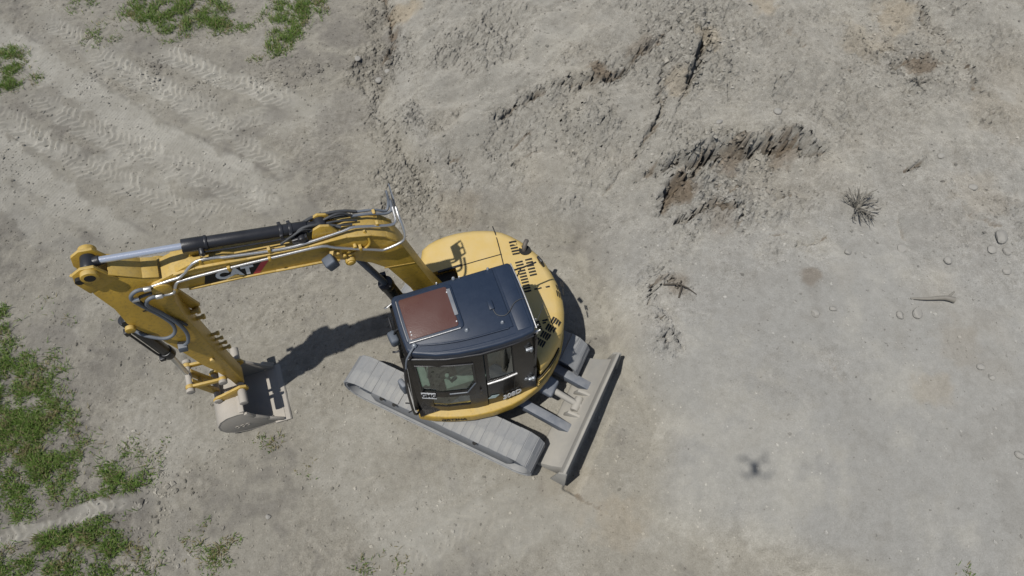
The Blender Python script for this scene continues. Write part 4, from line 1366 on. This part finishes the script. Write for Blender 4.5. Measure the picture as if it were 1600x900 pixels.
# bosses by the work lamp
for s, z in ((1.30, 3.32), (1.18, 3.30), (1.10, 3.36), (1.24, 3.24)):
    mb = MB(); mb.cyl(B(s, z, .13), B(s, z, .18), .022, n=10)
    part('boss', mb, M['yellow'], boom, .004)
mb = MB(); mb.box(B(1.40, 3.34, .26), (.13, .13, .15), Matrix.Rotation(.25, 3, 'Z') @ Matrix.Rotation(.3, 3, 'Y')); 
part('work_lamp', mb, M['lamp'], boom, .022, 3)
mb = MB(); mb.beam(B(1.34, 3.40, .13), B(1.38, 3.38, .22), .04, .02)
part('lamp_bracket', mb, M['yellow'], boom)

# printed panel on the side of the boom
dl = .1365
d0 = Vector(B(2.72, 3.405, dl)); dxv = (Vector(B(2.15, 3.325, dl)) - d0).normalized(); dup_ = Vector((0, 0, 1)); dup_ = (dup_ - dxv * dup_.dot(dxv)).normalized()
nrm = dxv.cross(dup_)
def decal(name, poly, mat, lift, parent=boom):
    mb = MB(); q = [d0 + dxv * a + dup_ * c + nrm * lift for a, c in poly]; n2 = len(q)
    mb.add(q + [v + nrm * .002 for v in q], [tuple(range(n2 - 1, -1, -1)), tuple(range(n2, 2 * n2))] + [(i, (i + 1) % n2, n2 + (i + 1) % n2, n2 + i) for i in range(n2)])
    return part(name, mb, mat, parent, smooth=0)
decal('logo_panel', [(0, .02), (.05, .245), (.62, .235), (.50, .02)], M['slot'], .001)
decal('logo_stripe', [(.50, .02), (.62, .235), (.70, .235), (.575, .02)], M['red'], .001)
lettering('logo_print', 'CAT', M['white'], boom, d0 + dxv * .325 + dup_ * .120 + nrm * .005, dxv, dup_, .205, .011, sx=.95)
decal('logo_triangle', [(.225, .035), (.325, .095), (.425, .035)], M['hood'], .0075)

# ---- boom cylinder (under the boom)
mb = MB(); mb.cyl(B(.68, 1.05), B(.90, 2.10), .088, n=24); mb.cyl(B(.885, 2.03), B(.905, 2.13), .098, n=24)
bc = part('boom_cylinder', mb, M['black'], exc, .008)
mb = MB(); mb.cyl(B(.895, 2.08), B(1.19, 3.09), .042, n=18)
part('piston_rod', mb, M['bluesteel'], bc)
mb = MB(); mb.box(B(.90, 2.14, -.10), (.07, .05, .09)); mb.tube([B(.90, 2.10, -.11), B(.80, 1.6, -.12), B(.72, 1.2, -.12)], .014, n=8)
part('supply_pipe', mb, M['black'], bc)

# ---- stick cylinder (on top of the boom)
mb = MB(); a, b2 = B(2.70, 3.985), B(1.52, 3.735)
mb.cyl(a, b2, .066, n=28); mb.cyl(B(2.73, 3.991), B(2.50, 3.943), .073, n=28); mb.cyl(B(2.52, 3.947), B(2.49, 3.941), .078, n=28); mb.cyl(B(1.55, 3.741), B(1.36, 3.70), .05, n=16)
mb.cyl(B(1.38, 3.705, -.06), B(1.38, 3.705, .06), .07, n=18)
sc = part('stick_cylinder', mb, M['black'], exc, .006)
mb = MB(); mb.cyl(B(2.70, 3.985), B(3.50, 4.135), .036, n=20)
part('piston_rod', mb, M['chrome'], sc)
mb = MB(); mb.cyl(B(3.575, 4.12, -.075), B(3.575, 4.12, .075), .075, n=22); mb.cyl(B(3.58, 4.12), B(3.46, 4.13), .05, n=16)
part('rod_eye', mb, M['black'], sc, .008)
for t in (.12, .04):
    p = Vector(b2).lerp(Vector(a), t + .1); q = (Vector(a) - Vector(b2)).normalized()
    mb = MB(); mb.cyl(p - q * .018, p + q * .018, .076, n=24); mb.box(p + Vector((0, .07, 0)), (.035, .04, .07)); mb.box(p + Vector((0, -.07, .02)), (.035, .03, .06))
    part('barrel_clamp', mb, M['black'], sc, .004)
mb = MB(); mb.tube([B(2.56, 3.93, .09), B(2.40, 3.885, .092), B(2.0, 3.80, .088), B(1.66, 3.73, .085)], .011, n=8); mb.cyl(B(2.56, 3.95, .05), B(2.56, 3.93, .12), .030, n=12); mb.cyl(B(2.56, 3.94, .10), B(2.56, 3.89, .10), .024, n=12)
part('supply_pipe', mb, M['black'], sc, .003)

# ---- stick
stick_poly = [(3.76, 4.02), (3.72, 4.16), (3.62, 4.22), (3.50, 4.20), (3.44, 4.04), (3.40, 3.95), (3.20, 3.80), (3.08, 3.74), (2.99, 3.62), (3.03, 3.46), (3.10, 3.20), (3.125, 2.90), (3.115, 2.20), (3.105, 1.60), (3.09, 1.00), (3.095, .80), (3.15, .74), (3.21, .80), (3.225, 1.0), (3.29, 1.36), (3.36, 1.60), (3.46, 2.20), (3.52, 2.50), (3.64, 2.88), (3.68, 3.06), (3.66, 3.40), (3.70, 3.74)]
low = [(3.70, 3.90), (3.42, 3.96)] + stick_poly[5:]
mb = MB(); mb.prism(low, 'y', L0 - .12, L0 + .12)
stick = part('stick', mb, M['yellow'], exc, 0.012, 2, smooth=35)
mb = MB()
for a_, b_ in zip([(3.44, 4.02), (3.20, 3.81)], [(3.20, 3.81), (3.06, 3.745)]):
    mb.beam(B(a_[0], a_[1] + .01), B(b_[0], b_[1] + .01), .25, .016)
part('top_plate', mb, M['yellow'], stick, .004)
for l in (-.105, .105):
    mb = MB(); mb.prism([(3.76, 4.02), (3.72, 4.16), (3.62, 4.22), (3.50, 4.20), (3.44, 4.04), (3.38, 3.92), (3.68, 3.80), (3.72, 3.80)], 'y', L0 + l - .017, L0 + l + .017)
    part('fork_plate', mb, M['yellow'], stick, .006)
for l in (-.145, .145):
    mb = MB(); mb.cyl(B(3.575, 4.12, l - .03), B(3.575, 4.12, l + .03), .085, n=22)
    part('pin_boss', mb, M['yellow'], stick, .006)
    mb = MB(); mb.cyl(B(3.575, 4.12, l * 1.19), B(3.575, 4.12, l * 1.23), .052, n=18); mb.cyl(B(3.69, 4.08, l * .84), B(3.69, 4.08, l * 1.12), .040, n=14)
    part('pin_end', mb, M['slot'], stick)
    mb = MB(); mb.cyl(B(3.68, 2.98, l - .025), B(3.68, 2.98, l + .025), .055, n=18)
    part('pin_boss', mb, M['yellow'], stick, .005)
mb = MB(); mb.beam(B(3.78, 4.06, .03), B(3.60, 4.00, .145), .03, .02)
part('edge_rim', mb, M['yellow'], stick, .004)
# bosses along the inner edge
for z, r in ((2.62, .045), (2.45, .035), (1.98, .030), (1.84, .026), (1.70, .026), (1.56, .030)):
    s = float(np.interp(z, [1.6, 2.2, 2.9], [3.095, 3.105, 3.115]))
    mb = MB(); mb.cyl(B(s + .02, z, -.07), B(s - .07, z, -.07), r * .7, n=10); mb.cyl(B(s - .05, z, -.07), B(s - .085, z, -.07), r, n=12)
    part('boss', mb, M['yellow'], stick, .004)
mb = MB(); mb.prism([(3.13, 3.25), (3.03, 2.78), (3.00, 2.66), (3.10, 2.60), (3.14, 2.75)], 'y', L0 - .14, L0 - .10)
part('guard_plate', mb, M['yellow'], stick, .004)
# hoses looping down the side
pipe('hose', [B(3.18, 3.68, .18), B(3.30, 3.74, .20), B(3.39, 3.66, .21), B(3.38, 3.46, .19), B(3.31, 3.12, .165), B(3.27, 2.86, .17), B(3.32, 2.70, .19), B(3.45, 2.66, .19), B(3.62, 2.74, .13), B(3.70, 2.80, .07)], .021, M['greyhose'], stick, smooth=4)
pipe('hose', [B(3.14, 3.52, .19), B(3.24, 3.56, .21), B(3.32, 3.44, .20), B(3.28, 3.16, .165), B(3.22, 2.86, .165), B(3.21, 2.62, .175), B(3.26, 2.44, .185), B(3.34, 2.36, .175)], .022, M['greyhose'], stick, smooth=4)
pipe('hose', [B(3.20, 3.60, .18), B(3.34, 3.60, .20), B(3.35, 3.40, .175), B(3.25, 3.02, .155), B(3.16, 2.74, .15)], .018, M['rubber'], stick, smooth=4)
pipe('hose', [B(3.02, 3.50, -.16), B(2.88, 3.32, -.18), B(2.88, 3.10, -.18), B(2.98, 2.98, -.15)], .020, M['rubber'], stick, smooth=4)
for s, z, l in ((3.20, 3.70, .19), (3.15, 3.53, .20), (3.36, 3.60, .205)):
    mb = MB(); mb.cyl(B(s - .03, z, l), B(s + .04, z + .01, l), .030, n=10)
    part('hose_fitting', mb, M['pipe'], stick, .004)
mb = MB(); mb.box(B(3.36, 2.33, .175), (.10, .09, .11), Matrix.Rotation(-.2, 3, 'Y'))
part('hose_block', mb, M['bluesteel'], stick, .008)
mb = MB(); mb.cyl(B(3.22, 1.72, .12), B(3.22, 1.72, .15), .03, n=12)
part('plug', mb, M['hood'], stick)
mb = MB(); mb.box(B(3.42, 3.22, .122), (.05, .004, .02))
part('sticker', mb, M['slot'], stick)

# ---- bucket cylinder
mb = MB(); mb.cyl(B(3.74, 2.98), B(3.645, 1.98), .068, n=22); mb.cyl(B(3.652, 2.06), B(3.64, 1.93), .078, n=22); mb.cyl(B(3.70, 2.98, -.07), B(3.70, 2.98, .07), .062, n=16)
bk = part('bucket_cylinder', mb, M['black'], exc, .008)
mb = MB(); mb.cyl(B(3.645, 1.98), B(3.66, 1.34), .034, n=16)
part('piston_rod', mb, M['pipe'], bk)
mb = MB(); mb.tube([B(3.80, 2.70, .04), B(3.76, 2.4, .05), B(3.73, 2.12, .05), B(3.70, 2.0, .05)], .014, n=8); mb.box(B(3.72, 1.97, .05), (.06, .05, .06)); mb.box(B(3.80, 2.76, .04), (.05, .06, .09))
part('supply_pipe', mb, M['black'], bk, .003)

# ---- bucket linkage
RE, IP, B1, B2 = (3.68, 1.22), (3.28, 1.16), (3.15, .82), (3.50, .70)
for l in (-.155, .155):
    mb = MB(); mb.beam(B(*RE, l), B(*IP, l), .035, .075); mb.cyl(B(*RE, l - .025), B(*RE, l + .025), .055, n=16); mb.cyl(B(*IP, l - .025), B(*IP, l + .025), .055, n=16)
    part('idler_link', mb, M['yellow'], exc, .006)
mb = MB()
for l in (-.07, .07):
    mb.beam(B(*RE, l), B(*B2, l), .05, .10)
mb.beam(B(3.60, 1.0, -.07), B(3.60, 1.0, .07), .06, .06)
part('bucket_link', mb, M['yellow'], exc, .008)
for nm, (s, z), w in (('link_pin', RE, .22), ('link_pin', IP, .20), ('link_pin', B2, .22), ('link_pin', B1, .26)):
    mb = MB(); mb.cyl(B(s, z, -w), B(s, z, w), .042, n=16); mb.cyl(B(s, z, w - .03), B(s, z, w + .012), .055, n=16); mb.cyl(B(s, z, -w + .03), B(s, z, -w - .012), .055, n=16)
    part(nm, mb, M['bucket'], exc, .004)

# ---- bucket
BW = .425; BC = .06          # half width, offset of its middle from the boom plane
shell = [(2.80, .02), (2.92, .012), (3.15, .012), (3.36, .03), (3.50, .08), (3.60, .18), (3.645, .32), (3.63, .46), (3.56, .58), (3.45, .655), (3.30, .67), (3.22, .645)]
def offset_in(pts, d):
    out = []
    c = Vector((3.22, .34))
    for i, p in enumerate(pts):
        a_ = Vector(pts[max(i - 1, 0)]); b_ = Vector(pts[min(i + 1, len(pts) - 1)])
        t_ = (b_ - a_).normalized(); n2 = Vector((-t_.y, t_.x))
        if n2.dot(c - Vector(p)) < 0:
            n2 = -n2
        out.append(tuple(Vector(p) + n2 * d))
    return out
inner = offset_in(shell, .022)
mb = MB(); mb.prism(shell + inner[::-1], 'y', L0 + BC - BW, L0 + BC + BW)
bucket = part('bucket', mb, M['bucket'], exc, .003, 1, smooth=30)
side_poly = [(2.82, .03)] + inner[1:-1] + [(3.22, .62), (3.12, .45), (2.98, .24)]
side_poly = [(2.80, .021)] + shell[1:-1] + [(3.215, .640), (3.14, .46), (3.00, .25), (2.86, .08)]
for sgn in (-1, 1):
    y = L0 + BC + sgn * (BW - .012)
    mb = MB(); mb.prism([(3.22 + (x - 3.22) * .985, .34 + (z - .34) * .975) for x, z in side_poly], 'y', y - .010, y + .010)
    sp = part('side_plate', mb, M['bucket'], bucket, .003)
    mb = MB(); P = [(3.205, .63), (3.13, .45), (2.99, .24), (2.83, .055)]
    for a_, b_ in zip(P, P[1:]):
        mb.beam((a_[0], y + sgn * .008, a_[1]), (b_[0], y + sgn * .008, b_[1]), .034, .05)
    part('side_cutter', mb, M['bucket'], bucket, .005)
mb = MB(); mb.prism([(2.72, .008), (2.74, .03), (2.95, .048), (2.95, .004)], 'y', L0 + BC - BW - .02, L0 + BC + BW + .02)
part('cutting_edge', mb, M['bucket'], bucket, .003)
mb = MB(); mb.beam((3.24, L0 + BC - BW + .02, .655), (3.24, L0 + BC + BW - .02, .655), .07, .05)
part('top_bar', mb, M['bucket'], bucket, .01)
for l in (-.20, .20):
    mb = MB(); mb.prism([(3.24, .66), (3.06, .78), (3.07, .87), (3.15, .905), (3.26, .86), (3.42, .80), (3.50, .78), (3.56, .72), (3.55, .62), (3.46, .645)], 'y', L0 + l - .018, L0 + l + .018)
    part('ear', mb, M['yellow'], bucket, .006)
for l in (-.33, .33):
    mb = MB(); mb.cyl(B(3.15, .82, l - .09), B(3.15, .82, l + .09), .058, n=18)
    part('pin_sleeve', mb, M['bucket'], bucket, .008)
for sgn in (1,):
    y = L0 + BC + sgn * (BW + .001)
    mb = MB()
    for x0 in (3.28, 3.35, 3.42):
        for k in range(10):
            t0 = 2 * math.pi * k / 10; t1 = 2 * math.pi * (k + 1) / 10
            mb.beam((x0 + .028 * math.cos(t0), y, .26 + .03 * math.sin(t0)), (x0 + .028 * math.cos(t1), y, .26 + .03 * math.sin(t1)), .008, .008)
    part('weld_mark', mb, M['bucket'], bucket)
mb = MB(); mb.prism([(2.80, .05), (2.88, .05), (2.96, .19), (2.92, .20)], 'y', L0 + BC - BW - .05, L0 + BC - BW - .015)
part('corner_wear_plate', mb, M['bucket'], bucket, .006)

# ------------------------------------------------------------------ loose things on the ground
rng = np.random.default_rng(11)

# stones, each its own
def stone_mesh(seed):
    b = bmesh.new(); bmesh.ops.create_icosphere(b, subdivisions=2, radius=1.0)
    r = np.random.default_rng(seed); ax = r.normal(size=(7, 3)); ax /= np.linalg.norm(ax, axis=1)[:, None]; lim = r.uniform(.55, .95, 7)
    for v in b.verts:
        for a_, l_ in zip(ax, lim):                     # chipped flat faces
            d_ = v.co.x * a_[0] + v.co.y * a_[1] + v.co.z * a_[2]
            if d_ > l_:
                v.co -= Vector(a_) * (d_ - l_)
        v.co *= 1 + r.normal() * .02
    me = bpy.data.meshes.new('stone'); b.to_mesh(me); b.free(); me.materials.append(M['rock'])
    return me
stone_meshes = [stone_mesh(s) for s in range(6)]
for i, ((x, y), r) in enumerate(ROCK):
    o = link(bpy.data.objects.new('stone', stone_meshes[i % 6]))
    o.scale = (r * random.uniform(.9, 1.15), r * random.uniform(.75, 1.0), r * random.uniform(.5, .7))
    o.rotation_euler = (random.uniform(-.2, .2), random.uniform(-.2, .2), random.uniform(0, 6.28))
    o.location = (x, y, float(gz(x, y)[0]) + o.scale[2] * .40)
    tag(o, ROCK_LABEL[i], 'stone', 'loose stones on the dirt')

# dry shrubs
def shrub(x, y, R, nstem, label, seed):
    r = np.random.default_rng(seed)
    root = link(bpy.data.objects.new('dry_shrub', None)); z0 = float(gz(x, y)[0])
    root.location = (x, y, z0 - .02)
    tag(root, label, 'shrub', 'dry shrubs on the bank')
    stems = MB(); twigs = MB()
    for k in range(nstem):
        a = 2 * math.pi * (k + r.uniform(-.4, .4)) / nstem
        el = r.uniform(.30, 1.15); L = R * r.uniform(.65, 1.12)
        pts = []; p = Vector((r.normal() * .02, r.normal() * .02, 0)); d = Vector((math.cos(a) * math.cos(el), math.sin(a) * math.cos(el), math.sin(el)))
        for q in range(5):
            pts.append(p.copy()); p = p + d * (L / 4); d = (d + Vector((r.normal() * .16, r.normal() * .16, r.normal() * .10 - .06))).normalized()
        for q in pts:
            q.z = max(q.z, .012)
        stems.tube(pts, [.011, .008, .006, .004], n=5, smooth=1)
        for q in range(5):
            t = r.uniform(.3, .95); i0 = min(int(t * 4), 3); b0 = pts[i0].lerp(pts[i0 + 1], t * 4 - i0)
            dd = (pts[i0 + 1] - pts[i0]).normalized(); dd = (dd + Vector((r.normal() * .45, r.normal() * .45, r.normal() * .3 + .1))).normalized()
            e = b0 + dd * R * r.uniform(.15, .36); e.z = max(e.z, .01); m_ = b0.lerp(e, .5) + Vector((r.normal() * .01, r.normal() * .01, .008))
            twigs.tube([b0, m_, e], [.0055, .0045, .003], n=4, smooth=1)
    part('stems', stems, M['wood'], root, smooth=0)['kind'] = 'stuff'
    part('twigs', twigs, M['wood'], root, smooth=0)['kind'] = 'stuff'
for i, ((x, y), R) in enumerate(BUSH):
    shrub(x, y, R, (30, 14)[i], ('large dead grey shrub with spreading bare twigs on the bank', 'small dark dry tuft below the ochre hollow in the upper bank')[i], 70 + i)

# dry branch and roots sticking out of the bank
for (a, b2) in LOG:
    A = Vector((a[0], a[1], float(gz(*a)[0]) + .02)); E = Vector((b2[0], b2[1], float(gz(*b2)[0]) + .045))
    mb = MB(); mb.tube([A, A.lerp(E, .35) + Vector((0, -.012, .03)), A.lerp(E, .75) + Vector((0, .012, .035)), E], [.012, .022, .034, .045], n=9)
    mb.tube([A.lerp(E, .8) + Vector((0, 0, .03)), E + Vector((.02, .12, .03))], [.022, .012], n=7, smooth=1)
    o = part('dead_branch', mb, M['wood'], None)
    tag(o, 'short pale dead branch lying on the right of the bank', 'branch')
root = MB()
for k, (a, b2) in enumerate(TWIG[:3]):
    A = Vector((a[0], a[1], float(gz(*a)[0]) + .02)); E = Vector((b2[0], b2[1], float(gz(*b2)[0]) + .03))
    mid = A.lerp(E, .5) + Vector((.02, .05, .05))
    root.tube([A, mid, E], [.014, .011, .006], n=7)
o = part('exposed_root', root, M['darkwood'], None)
tag(o, 'dark exposed root curling out of the bank right of the excavator', 'root')

# gravel and clods: nobody could count them
iv = np.array([(1, 0, 0), (0.1, 1, 0), (-1, .1, 0), (0, -1, .1), (.1, 0, 1), (0, .1, -1), (.62, .62, .55), (-.6, -.62, .55)], float)
itri = np.array([(0, 1, 6), (0, 6, 4), (6, 1, 4), (1, 2, 4), (2, 3, 7), (2, 7, 4), (7, 3, 4), (3, 0, 4), (1, 0, 5), (2, 1, 5), (3, 2, 5), (0, 3, 5)])
NP = 62000
px = rng.uniform(-10.2, 10.0, NP * 3); py = rng.uniform(1.0, 12.4, NP * 3)
dens = (0.22 + 0.5 * sstep(0.1, 0.7, fbm(px, py, 1.8, 3, 81))) * (1 - .65 * sstep(1.5, 2.8, px) * (1 - sstep(4.5, 6.5, py)))
for (cx, cy), r, s in ROUGH:
    dens = np.maximum(dens, .95 * s * np.exp(-((px - cx) ** 2 + (py - cy) ** 2) / (2 * (r * .55) ** 2)))
keep = rng.uniform(size=len(px)) < dens
px, py = px[keep][:NP], py[keep][:NP]; kd = dens[keep][:NP]
sz = np.clip(rng.lognormal(math.log(.0072), .58, len(px)), .004, .030) * (1 + 1.3 * sstep(.35, .9, kd) * rng.uniform(.2, 1.3, len(px)))
nv = len(iv)
ang = rng.uniform(0, 6.28, len(px)); sq = rng.uniform(.6, 1.0, (len(px), 2)); jit = 1 + rng.normal(0, .16, (len(px), nv, 1))
P3 = iv[None] * jit * sz[:, None, None]
P3[:, :, 1] *= sq[:, :1]; P3[:, :, 2] *= .75 * sq[:, 1:]
ca, sa = np.cos(ang)[:, None], np.sin(ang)[:, None]
X = P3[:, :, 0] * ca - P3[:, :, 1] * sa + px[:, None]; Y = P3[:, :, 0] * sa + P3[:, :, 1] * ca + py[:, None]
Z = P3[:, :, 2] + (gz(px, py) + sz * .30)[:, None]
_, pc, _r = ground_at(px, py)
pc = np.clip(pc * rng.uniform(.62, 1.38, (len(px), 1)), 0, .6)
vv = np.stack([X, Y, Z], -1).reshape(-1, 3)
tri = (itri[None] + (np.arange(len(px)) * nv)[:, None, None]).reshape(-1, 3)
g = raw_mesh('gravel', vv, tri.ravel(), np.full(len(tri), 3), M['soil'], np.repeat(pc, nv, 0), smooth=False, rough=np.repeat(_r, nv))
tag(g, 'small pebbles and dirt clods scattered over the bare ground', 'gravel', kind='stuff')

# grass
m, nt, b = new_mat('grass_blade')
at = N(nt, "ShaderNodeAttribute", attribute_name='soil')
nt.links.new(at.outputs["Color"], b.inputs["Base Color"])
b.inputs["Roughness"].default_value = 0.55
b.inputs["Specular IOR Level"].default_value = 0.3
tl = N(nt, "ShaderNodeBsdfTranslucent"); nt.links.new(at.outputs["Color"], tl.inputs["Color"])
mx = N(nt, "ShaderNodeMixShader"); mx.inputs[0].default_value = 0.3
nt.links.new(b.outputs[0], mx.inputs[1]); nt.links.new(tl.outputs[0], mx.inputs[2])
nt.links.new(mx.outputs[0], nt.nodes["Material Output"].inputs["Surface"])
M['grass'] = m
bx, by, bd = [], [], []
for (cx, cy), r, d in GRASS:
    n = int(11500 * d * (r + .08) ** 2 / .36 * .55) + 60
    rr = r * 1.6 * np.sqrt(rng.uniform(0, 1, n)); aa = rng.uniform(0, 6.283, n)
    x = cx + rr * np.cos(aa); y = cy + rr * np.sin(aa)
    edge = 1 - sstep(.40, 1.6, rr / r) ** .6
    k = rng.uniform(size=n) < edge * sstep(-.36, .30, fbm(x, y, .30, 4, 91, .65) + (d - .75) * .25)
    tr_d = polyline_dist(x, y, TRACK[12][0])[0]
    k &= tr_d > .13
    bx.append(x[k]); by.append(y[k]); bd.append(np.full(k.sum(), d))
bx = np.concatenate(bx); by = np.concatenate(by); bd = np.concatenate(bd)
rep = 2                                                   # blades come in small bunches
bx = np.repeat(bx, rep) + rng.normal(0, .012, len(bx) * rep); by = np.repeat(by, rep) + rng.normal(0, .012, len(by) * rep); bd = np.repeat(bd, rep)
nb_ = len(bx)
bl = rng.uniform(.035, .12, nb_) * (.75 + .35 * bd) * (1 + .8 * np.clip(fbm(bx, by, .5, 2, 93), -.4, .6)); bw = rng.uniform(.0025, .0060, nb_)
ba = rng.uniform(0, 6.283, nb_); lean = rng.uniform(.35, 1.25, nb_)
dx_, dy_ = np.cos(ba), np.sin(ba); sx_, sy_ = -dy_, dx_
bz = gz(bx, by) - .004
def bp_(t, side, wf):
    out = bl * t; hor = out * np.sin(lean * (.5 + .5 * t)); ver = out * np.cos(lean * (.5 + .5 * t))
    return np.stack([bx + dx_ * hor + sx_ * side * bw * wf, by + dy_ * hor + sy_ * side * bw * wf, bz + ver], -1)
gv = np.stack([bp_(0, -1, .7), bp_(0, 1, .7), bp_(.55, -1, 1.), bp_(.55, 1, 1.), bp_(1., 0, 0)], 1)
hue = rng.uniform(0, 1, nb_)[:, None]; dry = (rng.uniform(size=nb_) < .16 + .25 * (bd < .4) + .5 * sstep(.1, .5, fbm(bx, by, .4, 2, 95)))[:, None]
gc = np.array([.080, .145, .026]) * (1 - hue) + np.array([.195, .285, .065]) * hue
gc = np.where(dry, np.array([.27, .235, .12]) * (.7 + .5 * hue), gc)
base = np.arange(nb_)[:, None] * 5
lo = np.concatenate([base + np.array([[0, 1, 3, 2]]), base + np.array([[2, 3, 4]])], 1).ravel()
g = raw_mesh('grass', gv.reshape(-1, 3), lo, np.tile([4, 3], nb_), M['grass'], np.repeat(gc, 5, 0), smooth=True)
tag(g, 'short green grass and weeds in patches along the left and top', 'grass', kind='stuff')

# the camera drone overhead: it is what throws the small blurred shadow on the dirt
dr = link(bpy.data.objects.new('camera_drone', None)); dr.location = (0.0, 0.0, 10.6)
tag(dr, 'small four armed camera drone hovering overhead, throwing the blurred spot of shadow on the dirt', 'drone')
mb = MB(); mb.prism(rrect(-.042, .042, -.10, .09, .03), 'z', .07, .135)
part('body', mb, M['drone'], dr, .015, 3)
for sx2, sy2 in ((1, 1), (-1, 1), (1, -1), (-1, -1)):
    e = Vector((sx2 * .15, sy2 * .12 + .01, .125))
    mb = MB(); mb.tube([(sx2 * .045, sy2 * .07, .105), (sx2 * .09, sy2 * .095, .112), e], [.014, .011, .009], n=8); mb.cyl(e - Vector((0, 0, .02)), e + Vector((0, 0, .02)), .014, n=12)
    arm_o = part('arm', mb, M['drone'], dr)
    mb = MB()
    for q in (0, 1):
        a = .5 + sx2 * .7 + sy2 * .4 + q * math.pi
        t = Vector((math.cos(a), math.sin(a), 0)); s2 = Vector((-t.y, t.x, 0)); c = e + Vector((0, 0, .024))
        mb.add([c - s2 * .006, c + s2 * .006, c + t * .06 + s2 * .012, c + t * .105 + s2 * .004, c + t * .105 - s2 * .004, c + t * .06 - s2 * .009], [(0, 5, 4, 3, 2, 1)])
    part('propeller', mb, M['drone'], arm_o, smooth=0)
mb = MB(); mb.box((0, .02, .055), (.03, .03, .03))
part('gimbal', mb, M['drone'], dr, .006)
